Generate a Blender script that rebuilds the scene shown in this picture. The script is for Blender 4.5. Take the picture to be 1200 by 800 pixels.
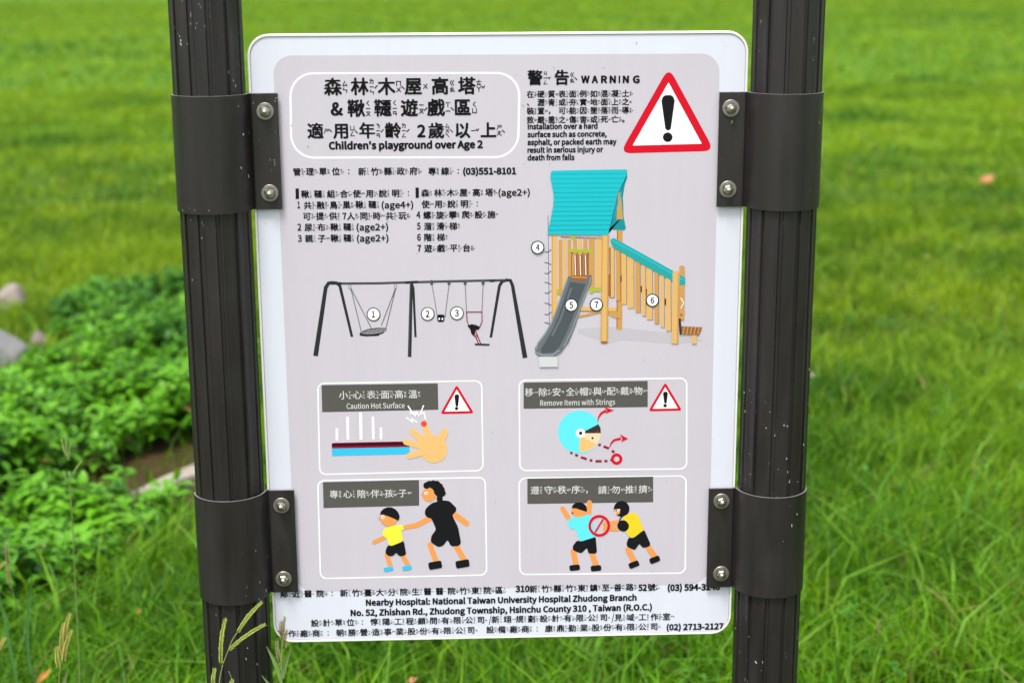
import bpy, bmesh, math, random
import numpy as np
from math import radians, sin, cos, pi, sqrt, atan2
from mathutils import Vector, Matrix

for o in list(bpy.data.objects): bpy.data.objects.remove(o)
SC = bpy.context.scene
COL = SC.collection
random.seed(7)
RNG = np.random.default_rng(11)

# ------------------------------------------------------------------ camera, world, sun, exposure
F_PX = 1800.0
YAW, PITCH, ROLL = 0.0341, 0.24151, -0.00554
BZ = 0.930                       # height of the centre of the board
CAM = np.array([-0.0503, -1.86735, BZ + 0.47074])
cy_, sy_, cp_, sp_ = cos(YAW), sin(YAW), cos(PITCH), sin(PITCH)
FWD = np.array([sy_*cp_, cy_*cp_, -sp_]); R0 = np.array([cy_, -sy_, 0.0]); U0 = np.cross(R0, FWD)
RGT = cos(ROLL)*R0 + sin(ROLL)*U0; UP = -sin(ROLL)*R0 + cos(ROLL)*U0

cam = bpy.data.cameras.new('camera'); camo = bpy.data.objects.new('camera', cam); COL.objects.link(camo)
cam.sensor_width = 36; cam.lens = F_PX/1200*36
cam.clip_start = 0.05; cam.clip_end = 2000
M = Matrix(((RGT[0], UP[0], -FWD[0], CAM[0]), (RGT[1], UP[1], -FWD[1], CAM[1]), (RGT[2], UP[2], -FWD[2], CAM[2]), (0, 0, 0, 1)))
camo.matrix_world = M
cam.dof.use_dof = True; cam.dof.focus_distance = 1.925; cam.dof.aperture_fstop = 4.4
SC.camera = camo

SUN_EL, SUN_AZ = radians(67), radians(208)        # azimuth clockwise from +Y: behind the camera, to its left
w = bpy.data.worlds.new('World'); SC.world = w; w.use_nodes = True
wn = w.node_tree; bg = wn.nodes['Background']
sky = wn.nodes.new('ShaderNodeTexSky'); sky.sky_type = 'NISHITA'; sky.sun_disc = False
sky.sun_elevation = SUN_EL; sky.sun_rotation = SUN_AZ; sky.dust_density = 4.0; sky.air_density = 1.0; sky.altitude = 50
hs = wn.nodes.new('ShaderNodeHueSaturation'); hs.inputs['Saturation'].default_value = 0.35
wn.links.new(sky.outputs[0], hs.inputs['Color']); wn.links.new(hs.outputs[0], bg.inputs[0])
bg.inputs[1].default_value = 0.14
sl = bpy.data.lights.new('sun', 'SUN'); sl.energy = 1.5; sl.angle = radians(14); sl.color = (1.0, 0.965, 0.9)
so = bpy.data.objects.new('sun', sl); COL.objects.link(so)
sd = Vector((sin(SUN_AZ)*cos(SUN_EL), cos(SUN_AZ)*cos(SUN_EL), sin(SUN_EL)))
so.rotation_euler = sd.to_track_quat('Z', 'Y').to_euler(); so.location = (0, -3, 8)
SC.view_settings.view_transform = 'Standard'; SC.view_settings.look = 'None'
SC.view_settings.gamma = 1.0; SC.view_settings.exposure = 1.12

# ------------------------------------------------------------------ helpers
def ray(px, py):
    return FWD + (px-600)/F_PX*RGT - (py-400)/F_PX*UP
def on_y(px, py, y0=0.0):
    d = ray(px, py); t = (y0-CAM[1])/d[1]; return CAM + t*d
def on_ground(px, py, z=0.0):
    d = ray(px, py); t = (z-CAM[2])/d[2]; return CAM + t*d
def uv(px, py):                      # point of the board's face (metres from its centre)
    P = on_y(px, py, 0.0); return (P[0], P[2]-BZ)

def srgb(r, g, b):
    f = lambda c: (c/255/12.92 if c/255 <= 0.04045 else ((c/255+0.055)/1.055)**2.4)
    return (f(r), f(g), f(b), 1)

MATS = {}
def mat(name, col, rough=0.5, metal=0.0, spec=0.5, noise=0.0, nscale=40.0, bump=0.0, bscale=200.0):
    m = bpy.data.materials.new(name); m.use_nodes = True; nt = m.node_tree
    b = nt.nodes['Principled BSDF']
    b.inputs['Base Color'].default_value = col; b.inputs['Roughness'].default_value = rough
    b.inputs['Metallic'].default_value = metal; b.inputs['Specular IOR Level'].default_value = spec
    tc = nt.nodes.new('ShaderNodeTexCoord')
    if noise > 0:
        n = nt.nodes.new('ShaderNodeTexNoise'); n.inputs['Scale'].default_value = nscale; n.inputs['Detail'].default_value = 6
        nt.links.new(tc.outputs['Object'], n.inputs['Vector'])
        mx = nt.nodes.new('ShaderNodeMix'); mx.data_type = 'RGBA'
        mx.inputs[6].default_value = tuple(c*(1-noise) for c in col[:3])+(1,)
        mx.inputs[7].default_value = tuple(min(1, c*(1+noise)) for c in col[:3])+(1,)
        nt.links.new(n.outputs['Fac'], mx.inputs[0]); nt.links.new(mx.outputs[2], b.inputs['Base Color'])
    if bump > 0:
        n2 = nt.nodes.new('ShaderNodeTexNoise'); n2.inputs['Scale'].default_value = bscale; n2.inputs['Detail'].default_value = 4
        nt.links.new(tc.outputs['Object'], n2.inputs['Vector'])
        bp = nt.nodes.new('ShaderNodeBump'); bp.inputs['Strength'].default_value = bump; bp.inputs['Distance'].default_value = 0.002
        nt.links.new(n2.outputs['Fac'], bp.inputs['Height']); nt.links.new(bp.outputs[0], b.inputs['Normal'])
    MATS[name] = m
    return m

def link(name, me, mats=None, parent=None, loc=None):
    o = bpy.data.objects.new(name, me); COL.objects.link(o)
    if mats is not None:
        for m in (mats if isinstance(mats, (list, tuple)) else [mats]): me.materials.append(m)
    if parent is not None: o.parent = parent
    if loc is not None: o.location = loc
    return o
def empty(name, label, cat, loc=(0, 0, 0), group=None):
    o = bpy.data.objects.new(name, None); COL.objects.link(o); o.location = loc
    o.empty_display_size = 0.05
    o['label'] = label; o['category'] = cat
    if group: o['group'] = group
    return o
def tag(o, label, cat, group=None):
    o['label'] = label; o['category'] = cat
    if group: o['group'] = group
    return o
def smooth(me, ang=None):
    me.polygons.foreach_set('use_smooth', [True]*len(me.polygons))
    if ang is not None: me.set_sharp_from_angle(angle=radians(ang))

# ------------------------------------------------------------------ value noise (numpy)
_G = RNG.random((256, 256))
def vnoise(x, y):
    xi = np.floor(x).astype(int); yi = np.floor(y).astype(int); fx = x-xi; fy = y-yi
    fx = fx*fx*(3-2*fx); fy = fy*fy*(3-2*fy)
    g = lambda a, b: _G[a % 256, b % 256]
    return (g(xi, yi)*(1-fx)+g(xi+1, yi)*fx)*(1-fy)+(g(xi, yi+1)*(1-fx)+g(xi+1, yi+1)*fx)*fy
def fbm(x, y, s=1.0, o=3):
    r = 0; a = 0.5; t = 0
    for k in range(o):
        r = r + a*vnoise(x*s+17.3*k+500, y*s+9.1*k+500); t += a; a *= 0.55; s *= 2.1
    return r/t
def np_mesh(name, V, T, C=None):
    me = bpy.data.meshes.new(name)
    V = np.ascontiguousarray(V, dtype=np.float32); T = np.ascontiguousarray(T, dtype=np.int32)
    me.vertices.add(len(V)); me.vertices.foreach_set('co', V.ravel())
    me.loops.add(T.size); me.loops.foreach_set('vertex_index', T.ravel())
    me.polygons.add(len(T)); me.polygons.foreach_set('loop_start', np.arange(0, T.size, 3, dtype=np.int32))
    me.update(calc_edges=True)
    if C is not None:
        a = me.color_attributes.new('tint', 'FLOAT_COLOR', 'POINT')
        C4 = np.ones((len(V), 4), dtype=np.float32); C4[:, :3] = C; a.data.foreach_set('color', C4.ravel())
    return me

# ------------------------------------------------------------------ materials
def leaf_mat(name, rough=0.5, trans=0.35, spec=0.22, tint=True, col=(0.1, 0.3, 0.02, 1)):
    m = bpy.data.materials.new(name); m.use_nodes = True; nt = m.node_tree
    b = nt.nodes['Principled BSDF']; b.inputs['Roughness'].default_value = rough; b.inputs['Specular IOR Level'].default_value = spec
    tr = nt.nodes.new('ShaderNodeBsdfTranslucent'); mx = nt.nodes.new('ShaderNodeMixShader'); mx.inputs[0].default_value = trans
    out = nt.nodes['Material Output']
    if tint:
        at = nt.nodes.new('ShaderNodeAttribute'); at.attribute_name = 'tint'
        nt.links.new(at.outputs['Color'], b.inputs['Base Color'])
        h = nt.nodes.new('ShaderNodeHueSaturation'); h.inputs['Value'].default_value = 1.25; h.inputs['Hue'].default_value = 0.485
        nt.links.new(at.outputs['Color'], h.inputs['Color']); nt.links.new(h.outputs[0], tr.inputs[0])
    else:
        b.inputs['Base Color'].default_value = col; tr.inputs[0].default_value = col
    nt.links.new(b.outputs[0], mx.inputs[1]); nt.links.new(tr.outputs[0], mx.inputs[2]); nt.links.new(mx.outputs[0], out.inputs[0])
    return m
M_GRASS = leaf_mat('grass_blades')
M_LEAF = leaf_mat('broad_leaves', rough=0.42, trans=0.28, spec=0.28)

def ground_mat():
    m = bpy.data.materials.new('lawn_soil'); m.use_nodes = True; nt = m.node_tree; b = nt.nodes['Principled BSDF']
    b.inputs['Roughness'].default_value = 0.95; b.inputs['Specular IOR Level'].default_value = 0.15
    tc = nt.nodes.new('ShaderNodeTexCoord')
    def noise(s, d=5):
        n = nt.nodes.new('ShaderNodeTexNoise'); n.inputs['Scale'].default_value = s; n.inputs['Detail'].default_value = d
        nt.links.new(tc.outputs['Object'], n.inputs['Vector']); return n
    def mixc(fac, a, c):
        x = nt.nodes.new('ShaderNodeMix'); x.data_type = 'RGBA'
        for k, v in ((6, a), (7, c)):
            if isinstance(v, tuple): x.inputs[k].default_value = v
            else: nt.links.new(v, x.inputs[k])
        if isinstance(fac, float): x.inputs[0].default_value = fac
        else: nt.links.new(fac, x.inputs[0])
        return x.outputs[2]
    soil0 = mixc(noise(30, 8).outputs['Fac'], (0.018, 0.010, 0.005, 1), (0.12, 0.060, 0.032, 1))
    soil = mixc(noise(5).outputs['Fac'], soil0, (0.035, 0.035, 0.008, 1))
    sp = nt.nodes.new('ShaderNodeSeparateXYZ'); nt.links.new(tc.outputs['Object'], sp.inputs[0])
    ln = nt.nodes.new('ShaderNodeVectorMath'); ln.operation = 'LENGTH'; nt.links.new(tc.outputs['Object'], ln.inputs[0])
    md = nt.nodes.new('ShaderNodeMapRange'); md.inputs[1].default_value = 4.0; md.inputs[2].default_value = 12.0
    nt.links.new(ln.outputs['Value'], md.inputs[0])
    turf_gap_shade = mixc(noise(14, 8).outputs['Fac'], (0.022, 0.024, 0.006, 1), (0.060, 0.085, 0.012, 1))  # near turf darkened: shade between the blades painted into the ground
    turf_far = mixc(noise(0.8).outputs['Fac'], (0.03, 0.11, 0.006, 1), (0.10, 0.21, 0.01, 1))
    turf = mixc(md.outputs[0], turf_gap_shade, turf_far)
    ds = nt.nodes.new('ShaderNodeVectorMath'); ds.operation = 'DISTANCE'; ds.inputs[1].default_value = (-1.0, 2.3, 0)
    nt.links.new(tc.outputs['Object'], ds.inputs[0])
    mr = nt.nodes.new('ShaderNodeMapRange'); mr.inputs[1].default_value = 1.1; mr.inputs[2].default_value = 1.7
    nt.links.new(ds.outputs['Value'], mr.inputs[0])
    nt.links.new(mixc(mr.outputs[0], soil, turf), b.inputs['Base Color'])
    bp = nt.nodes.new('ShaderNodeBump'); bp.inputs['Distance'].default_value = 0.02; bp.inputs['Strength'].default_value = 0.8
    nt.links.new(noise(45, 8).outputs['Fac'], bp.inputs['Height']); nt.links.new(bp.outputs[0], b.inputs['Normal'])
    return m

def paint_mat(name, base, rough, streak=True, specks=0.66):
    """dark powder-coated steel: faint streaks, dust and small white chips"""
    m = bpy.data.materials.new(name); m.use_nodes = True; nt = m.node_tree; b = nt.nodes['Principled BSDF']
    b.inputs['Specular IOR Level'].default_value = 0.5
    tc = nt.nodes.new('ShaderNodeNewGeometry')
    def noise(scale, d, vec):
        mp = nt.nodes.new('ShaderNodeMapping'); mp.inputs['Scale'].default_value = vec
        nt.links.new(tc.outputs['Position'], mp.inputs['Vector'])
        n = nt.nodes.new('ShaderNodeTexNoise'); n.inputs['Scale'].default_value = scale; n.inputs['Detail'].default_value = d
        nt.links.new(mp.outputs[0], n.inputs['Vector']); return n.outputs['Fac']
    def mr(inp, a, c, lo=0.0, hi=1.0):
        r = nt.nodes.new('ShaderNodeMapRange'); r.inputs[1].default_value = a; r.inputs[2].default_value = c
        r.inputs[3].default_value = lo; r.inputs[4].default_value = hi; nt.links.new(inp, r.inputs[0]); return r.outputs[0]
    def mixc(fac, a, c):
        x = nt.nodes.new('ShaderNodeMix'); x.data_type = 'RGBA'
        for k, v in ((0, fac), (6, a), (7, c)):
            if isinstance(v, tuple): x.inputs[k].default_value = v
            else: nt.links.new(v, x.inputs[k])
        return x.outputs[2]
    def mul(a, c):
        x = nt.nodes.new('ShaderNodeMath'); x.operation = 'MULTIPLY'; nt.links.new(a, x.inputs[0]); nt.links.new(c, x.inputs[1]); return x.outputs[0]
    st = mr(noise(60, 5, (1, 1, 0.08)), 0.3, 0.75)
    c1 = mixc(st, tuple(c*0.75 for c in base)+(1,), tuple(c*1.45 for c in base)+(1,))
    dust = mr(noise(22, 8, (1, 1, 0.5)), 0.55, 0.8, 0, 0.45)
    c2 = mixc(dust, c1, (0.032, 0.030, 0.028, 1))
    chips = mul(mr(noise(230, 2, (1, 1, 0.45)), specks+0.045, specks+0.062), mr(noise(14, 3, (1, 1, 0.5)), 0.5, 0.62))
    c3 = mixc(chips, c2, (0.55, 0.53, 0.5, 1))
    nt.links.new(c3, b.inputs['Base Color'])
    nt.links.new(mr(noise(35, 6, (1, 1, 0.3)), 0.3, 0.7, rough-0.08, rough+0.12), b.inputs['Roughness'])
    bp = nt.nodes.new('ShaderNodeBump'); bp.inputs['Strength'].default_value = 0.25; bp.inputs['Distance'].default_value = 0.0006
    nt.links.new(noise(520, 3, (1, 1, 1)), bp.inputs['Height']); nt.links.new(bp.outputs[0], b.inputs['Normal'])
    return m
M_POST = paint_mat('post_paint', (0.0170, 0.0138, 0.0146), 0.38)
M_BRKT = paint_mat('bracket_paint', (0.0165, 0.0136, 0.0138), 0.42, specks=0.68)
M_EDGE = mat('lit_top_edge', (0.22, 0.21, 0.2, 1), 0.4, 0.6)  # brackets' top edge coloured lighter, as if catching the light
M_STEEL = mat('stainless_steel', (0.62, 0.58, 0.53, 1), 0.28, 1.0, noise=0.25, nscale=300)
M_WASH = mat('dull_washer', (0.30, 0.28, 0.25, 1), 0.45, 0.8, noise=0.3, nscale=250)
M_RIM = mat('board_edge_white', (0.84, 0.83, 0.77, 1), 0.35)
M_BOARD = mat('board_white_sky_tint', (0.665, 0.685, 0.775, 1), 0.4, noise=0.02, nscale=6)  # white face tinted bluish, the sky's reflection put into its colour
M_BACK = mat('board_groove', (0.45, 0.44, 0.46, 1), 0.5)
M_PANEL = mat('print_grey', (0.545, 0.508, 0.572, 1), 0.38, noise=0.035, nscale=9)
def weather(m, amt):
    nt = m.node_tree; b = nt.nodes['Principled BSDF']; src = b.inputs['Base Color'].links[0].from_socket
    g_ = nt.nodes.new('ShaderNodeNewGeometry'); mp = nt.nodes.new('ShaderNodeMapping'); mp.inputs['Scale'].default_value = (1, 1, 0.06)
    nt.links.new(g_.outputs['Position'], mp.inputs['Vector']); n = nt.nodes.new('ShaderNodeTexNoise'); n.inputs['Scale'].default_value = 70; n.inputs['Detail'].default_value = 5
    nt.links.new(mp.outputs[0], n.inputs['Vector']); n2 = nt.nodes.new('ShaderNodeTexNoise'); n2.inputs['Scale'].default_value = 5; n2.inputs['Detail'].default_value = 8
    nt.links.new(g_.outputs['Position'], n2.inputs['Vector']); ml = nt.nodes.new('ShaderNodeMath'); ml.operation = 'MULTIPLY'
    nt.links.new(n.outputs['Fac'], ml.inputs[0]); nt.links.new(n2.outputs['Fac'], ml.inputs[1])
    r = nt.nodes.new('ShaderNodeMapRange'); r.inputs[1].default_value = 0.22; r.inputs[2].default_value = 0.42; r.inputs[4].default_value = amt
    nt.links.new(ml.outputs[0], r.inputs[0]); x = nt.nodes.new('ShaderNodeMix'); x.data_type = 'RGBA'; x.inputs[7].default_value = (0.36, 0.33, 0.29, 1)
    nt.links.new(r.outputs[0], x.inputs[0]); nt.links.new(src, x.inputs[6]); nt.links.new(x.outputs[2], b.inputs['Base Color'])
    rr = nt.nodes.new('ShaderNodeMapRange'); rr.inputs[1].default_value = 0.3; rr.inputs[2].default_value = 0.7; rr.inputs[3].default_value = 0.3; rr.inputs[4].default_value = 0.5
    nt.links.new(n2.outputs['Fac'], rr.inputs[0]); nt.links.new(rr.outputs[0], b.inputs['Roughness'])
weather(M_BOARD, 0.07); weather(M_PANEL, 0.09)
INK = {}
def ink(name, r, g, b, rough=0.45, noise=0.04):
    INK[name] = mat('ink_'+name, tuple(c*0.86 for c in srgb(r, g, b)[:3])+(1,), rough, noise=noise, nscale=30, spec=0.12); return INK[name]
for n, c in dict(black=(27, 27, 30), white=(255, 255, 255), print_white=(226, 226, 224), red=(218, 20, 44), label=(92, 90, 86), steel=(48, 50, 53), steel_light=(84, 88, 92), rope=(120, 120, 126),
                 basket=(140, 138, 142), crimson=(150, 28, 52), maroon=(70, 12, 34), cyan=(60, 196, 240), pink=(236, 205, 210), hand=(250, 194, 124),
                 dot=(230, 82, 56), skin=(243, 160, 88), skin_pale=(248, 216, 178), yellow=(250, 240, 70), amber=(246, 212, 46), aqua=(104, 232, 248), hair=(62, 52, 52),
                 teal=(36, 194, 206), teal_mid=(27, 172, 184), teal_dark=(30, 146, 156), teal_rail=(46, 166, 168), wood=(226, 182, 112), wood_mid=(208, 156, 88), wood_dark=(172, 118, 62),
                 brown=(156, 100, 64), olive=(176, 186, 66), slide=(108, 115, 120), slide_in=(82, 89, 94), slide_hi=(146, 153, 158), shade=(196, 192, 198), haze=(214, 213, 218)).items():
    ink(n, *c)

# ------------------------------------------------------------------ flat print on the board
class Print:
    """collects flat shapes on the board's face, each a hair above the one before"""
    def __init__(s, base): s.V = []; s.F = []; s.MI = []; s.m = []; s.h = base
    def mi(s, ma):
        if ma not in s.m: s.m.append(ma)
        return s.m.index(ma)
    def up(s, d=0.00001): s.h += d
    def poly_uv(s, pts, ma):
        n = len(s.V); y = -s.h
        area = sum(pts[i-1][0]*pts[i][1]-pts[i][0]*pts[i-1][1] for i in range(len(pts)))
        if area < 0: pts = pts[::-1]
        s.V += [(p[0], y, p[1]) for p in pts]; s.F.append(list(range(n, n+len(pts)))); s.MI.append(s.mi(INK[ma])); s.up()
    def raw(s, V2, F, ma):
        n = len(s.V); y = -s.h
        s.V += [(p[0], y, p[1]) for p in V2]; k = s.mi(INK[ma])
        for f in F: s.F.append([n+i for i in f]); s.MI.append(k)
    def build(s, name, parent, label=None):
        me = bpy.data.meshes.new(name); me.from_pydata(s.V, [], s.F)
        for m in s.m: me.materials.append(m)
        me.polygons.foreach_set('material_index', s.MI)
        bm = bmesh.new(); bm.from_mesh(me); bmesh.ops.triangulate(bm, faces=[f for f in bm.faces if len(f.verts) > 4])
        for f in bm.faces:
            if f.normal.y > 0: f.normal_flip()
        bm.to_mesh(me); bm.free()
        o = link(name, me, None, parent)
        if label: o['label'] = label
        return o
class View:
    """draws on a Print with the coordinates of an enlarged part of the picture of the board"""
    def __init__(s, pr, ox=0, oy=0, sc=1.0): s.p = pr; s.ox = ox; s.oy = oy; s.s = sc
    def c(s, x, y): return uv(s.ox+x/s.s, s.oy+y/s.s)
    def poly(s, pts, ma): s.p.poly_uv([s.c(*q) for q in pts], ma)
    def disc(s, x, y, r, ma, ry=None, rot=0, n=20, a0=0, a1=360):
        ry = ry or r; cr, sr = cos(radians(rot)), sin(radians(rot)); pts = []
        for k in range(n+(1 if a1-a0 < 360 else 0)):
            a = radians(a0+(a1-a0)*k/n); dx, dy = r*cos(a), ry*sin(a); pts.append((x+dx*cr-dy*sr, y+dx*sr+dy*cr))
        s.poly(pts, ma)
    def ring(s, x, y, r, wd, ma, n=28):
        s.stroke([(x+r*cos(2*pi*k/n), y+r*sin(2*pi*k/n)) for k in range(n)], wd, ma, closed=True)
    def stroke(s, pts, wd, ma, closed=False, cap=False):
        """constant or per-point width, mitred joints, ONE strip of quads"""
        n = len(pts); W = wd if isinstance(wd, (list, tuple)) else [wd]*n
        L, R = [], []
        for i in range(n):
            p = pts[i]
            a = pts[i-1] if (i > 0 or closed) else None; b = pts[(i+1) % n] if (i < n-1 or closed) else None
            d1 = None if a is None else (p[0]-a[0], p[1]-a[1]); d2 = None if b is None else (b[0]-p[0], b[1]-p[1])
            nz = lambda d: (d[0]/(math.hypot(*d) or 1), d[1]/(math.hypot(*d) or 1))
            if d1 is None: t = nz(d2); k = 1
            elif d2 is None: t = nz(d1); k = 1
            else:
                u1, u2 = nz(d1), nz(d2); t = nz((u1[0]+u2[0], u1[1]+u2[1])); k = 1/max(0.5, t[0]*u1[0]+t[1]*u1[1])
            nx, ny = -t[1]*W[i]/2*k, t[0]*W[i]/2*k
            L.append(s.c(p[0]+nx, p[1]+ny)); R.append(s.c(p[0]-nx, p[1]-ny))
        V = L+R; F = []
        for i in range(n if closed else n-1):
            j = (i+1) % n; F.append((i, j, n+j, n+i))
        s.p.raw(V, F, ma); s.p.up()
        if cap:
            for i in (0, n-1): s.disc(pts[i][0], pts[i][1], W[i]/2, ma, n=12)
    def rrect(s, quad, r, wd, ma, fill=False, n=7):
        """rounded outline from four corners TL TR BR BL"""
        pts = []
        for i in range(4):
            c = quad[i]; a = quad[i-1]; b = quad[(i+1) % 4]
            ua = ((a[0]-c[0]), (a[1]-c[1])); la = math.hypot(*ua); ub = ((b[0]-c[0]), (b[1]-c[1])); lb = math.hypot(*ub)
            ua = (ua[0]/la, ua[1]/la); ub = (ub[0]/lb, ub[1]/lb)
            for k in range(n+1):
                t = k/n*pi/2
                pts.append((c[0]+ua[0]*r*(1-sin(t))+ub[0]*r*(1-cos(t)), c[1]+ua[1]*r*(1-sin(t))+ub[1]*r*(1-cos(t))))
        if fill: s.poly(pts, ma)
        else: s.stroke(pts, wd, ma, closed=True)

_GC = {}
try:                                  # the sans-serif face that ships inside Blender; the built-in face if it is missing
    SANS = bpy.data.fonts.load(bpy.utils.system_resource('DATAFILES', path='fonts')+'/Noto Sans CJK Regular.woff2')
except Exception: SANS = None
def glyphs(text, off, res=2):
    """outline mesh of a string, Blender's own font, size 1; off thickens the strokes by rims laid along the outline"""
    key = (text, off, res)
    if key in _GC: return _GC[key]
    cu = bpy.data.curves.new('tmp_text', 'FONT'); cu.body = text; cu.size = 1; cu.resolution_u = res
    if SANS and all(ord(c) < 0x2100 for c in text): cu.font = SANS
    o = bpy.data.objects.new('tmp_text', cu); COL.objects.link(o)
    dg = bpy.context.evaluated_depsgraph_get(); dg.update(); me = bpy.data.meshes.new_from_object(o.evaluated_get(dg))
    n = len(me.vertices); V = np.empty(n*3); me.vertices.foreach_get('co', V); V = V.reshape(-1, 3)[:, :2].copy()
    F = [tuple(p.vertices) for p in me.polygons]
    if off > 0:
        used = {}; pos = {}
        key_ = lambda i: pos.setdefault((round(V[i][0], 5), round(V[i][1], 5)), i)
        for f in F:
            ar = sum(V[f[i-1]][0]*V[f[i]][1]-V[f[i]][0]*V[f[i-1]][1] for i in range(len(f)))
            g_ = f if ar > 0 else f[::-1]
            for i in range(len(g_)):
                a, b = key_(g_[i-1]), key_(g_[i]); used.setdefault((min(a, b), max(a, b)), []).append((a, b))
        N = []
        for e in used.values():
            if len(e) != 1: continue
            a, b = V[e[0][0]], V[e[0][1]]; d = b-a; l = math.hypot(*d)
            if l < 1e-6: continue
            d = d/l; nn = np.array([d[1], -d[0]])*off; ex = d*min(off*0.7, l*0.5+off*0.3); k = len(V)+len(N)
            N += [a-d*1e-4, a-ex*0.4+nn, b+ex*0.4+nn, b+d*1e-4]; F.append((k, k+1, k+2, k+3))
        if N: V = np.concatenate([V, np.array(N)])
    bpy.data.objects.remove(o); bpy.data.meshes.remove(me); bpy.data.curves.remove(cu)
    _GC[key] = (V, F); return V, F
_V, _ = glyphs('國', 0.0)
CJ_C = (_V.min(0)+_V.max(0))/2; CJ_S = (_V.max(0)-_V.min(0)).max()/0.90      # em of the Chinese glyphs
_V, _ = glyphs('H', 0.0); CAP = _V[:, 1].max()-_V[:, 1].min()

ZH = {}
for item in ('森ㄙㄣ 林ㄌㄧㄣˊ 木ㄇㄨˋ 屋ㄨ 高ㄍㄠ 塔ㄊㄚˇ 鞦ㄑㄧㄡ 韆ㄑㄧㄢ 遊ㄧㄡˊ 戲ㄒㄧˋ 區ㄑㄩ 適ㄕˋ 用ㄩㄥˋ 年ㄋㄧㄢˊ 齡ㄌㄧㄥˊ 歲ㄙㄨㄟˋ 以ㄧˇ 上ㄕㄤˋ 警ㄐㄧㄥˇ 告ㄍㄠˋ 在ㄗㄞˋ 硬ㄧㄥˋ 質ㄓˊ 表ㄅㄧㄠˇ '
             '面ㄇㄧㄢˋ 例ㄌㄧˋ 如ㄖㄨˊ 混ㄏㄨㄣˋ 凝ㄋㄧㄥˊ 土ㄊㄨˇ 瀝ㄌㄧˋ 青ㄑㄧㄥ 或ㄏㄨㄛˋ 夯ㄏㄤ 實ㄕˊ 地ㄉㄧˋ 之ㄓ 裝ㄓㄨㄤ 置ㄓˋ 可ㄎㄜˇ 能ㄋㄥˊ 因ㄧㄣ 墜ㄓㄨㄟˋ 落ㄌㄨㄛˋ 而ㄦˊ 導ㄉㄠˇ 致ㄓˋ '
             '嚴ㄧㄢˊ 重ㄓㄨㄥˋ 傷ㄕㄤ 害ㄏㄞˋ 死ㄙˇ 亡ㄨㄤˊ 管ㄍㄨㄢˇ 理ㄌㄧˇ 單ㄉㄢ 位ㄨㄟˋ 新ㄒㄧㄣ 竹ㄓㄨˊ 縣ㄒㄧㄢˋ 政ㄓㄥˋ 府ㄈㄨˇ 專ㄓㄨㄢ 線ㄒㄧㄢˋ 組ㄗㄨˇ 合ㄏㄜˊ 使ㄕˇ 說ㄕㄨㄛ 明ㄇㄧㄥˊ '
             '共ㄍㄨㄥˋ 融ㄖㄨㄥˊ 鳥ㄋㄧㄠˇ 巢ㄔㄠˊ 提ㄊㄧˊ 供ㄍㄨㄥ 人ㄖㄣˊ 同ㄊㄨㄥˊ 時ㄕˊ 玩ㄨㄢˊ 尿ㄋㄧㄠˋ 布ㄅㄨˋ 親ㄑㄧㄣ 子ㄗˇ 螺ㄌㄨㄛˊ 旋ㄒㄩㄢˊ 攀ㄆㄢ 爬ㄆㄚˊ 設ㄕㄜˋ 施ㄕ 溜ㄌㄧㄡ 滑ㄏㄨㄚˊ 梯ㄊㄧ '
             '階ㄐㄧㄝ 平ㄆㄧㄥˊ 台ㄊㄞˊ 小ㄒㄧㄠˇ 心ㄒㄧㄣ 溫ㄨㄣ 移ㄧˊ 除ㄔㄨˊ 安ㄢ 全ㄑㄩㄢˊ 帽ㄇㄠˋ 與ㄩˇ 配ㄆㄟˋ 戴ㄉㄞˋ 物ㄨˋ 陪ㄆㄟˊ 伴ㄅㄢˋ 孩ㄏㄞˊ 遵ㄗㄨㄣ 守ㄕㄡˇ 秩ㄓˋ 序ㄒㄩˋ 請ㄑㄧㄥˇ 勿ㄨˋ '
             '推ㄊㄨㄟ 擠ㄐㄧˇ 鄰ㄌㄧㄣˊ 近ㄐㄧㄣˋ 醫ㄧ 院ㄩㄢˋ 臺ㄊㄞˊ 大ㄉㄚˋ 分ㄈㄣ 生ㄕㄥ 東ㄉㄨㄥ 鎮ㄓㄣˋ 至ㄓˋ 善ㄕㄢˋ 路ㄌㄨˋ 號ㄏㄠˋ 計ㄐㄧˋ 惇ㄉㄨㄣ 陽ㄧㄤˊ 工ㄍㄨㄥ 程ㄔㄥˊ 顧ㄍㄨˋ 問ㄨㄣˋ 有ㄧㄡˇ '
             '限ㄒㄧㄢˋ 公ㄍㄨㄥ 司ㄙ 翊ㄧˋ 規ㄍㄨㄟ 劃ㄏㄨㄚˋ 見ㄐㄧㄢˋ 域ㄩˋ 作ㄗㄨㄛˋ 室ㄕˋ 製ㄓˋ 廠ㄔㄤˇ 商ㄕㄤ 朝ㄓㄠ 勝ㄕㄥˋ 營ㄧㄥˊ 造ㄗㄠˋ 事ㄕˋ 業ㄧㄝˋ 股ㄍㄨˇ 份ㄈㄣˋ 備ㄅㄟˋ 康ㄎㄤ 鼎ㄉㄧㄥˇ 勤ㄑㄧㄣˊ').split():
    ZH[item[0]] = item[1:]

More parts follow.
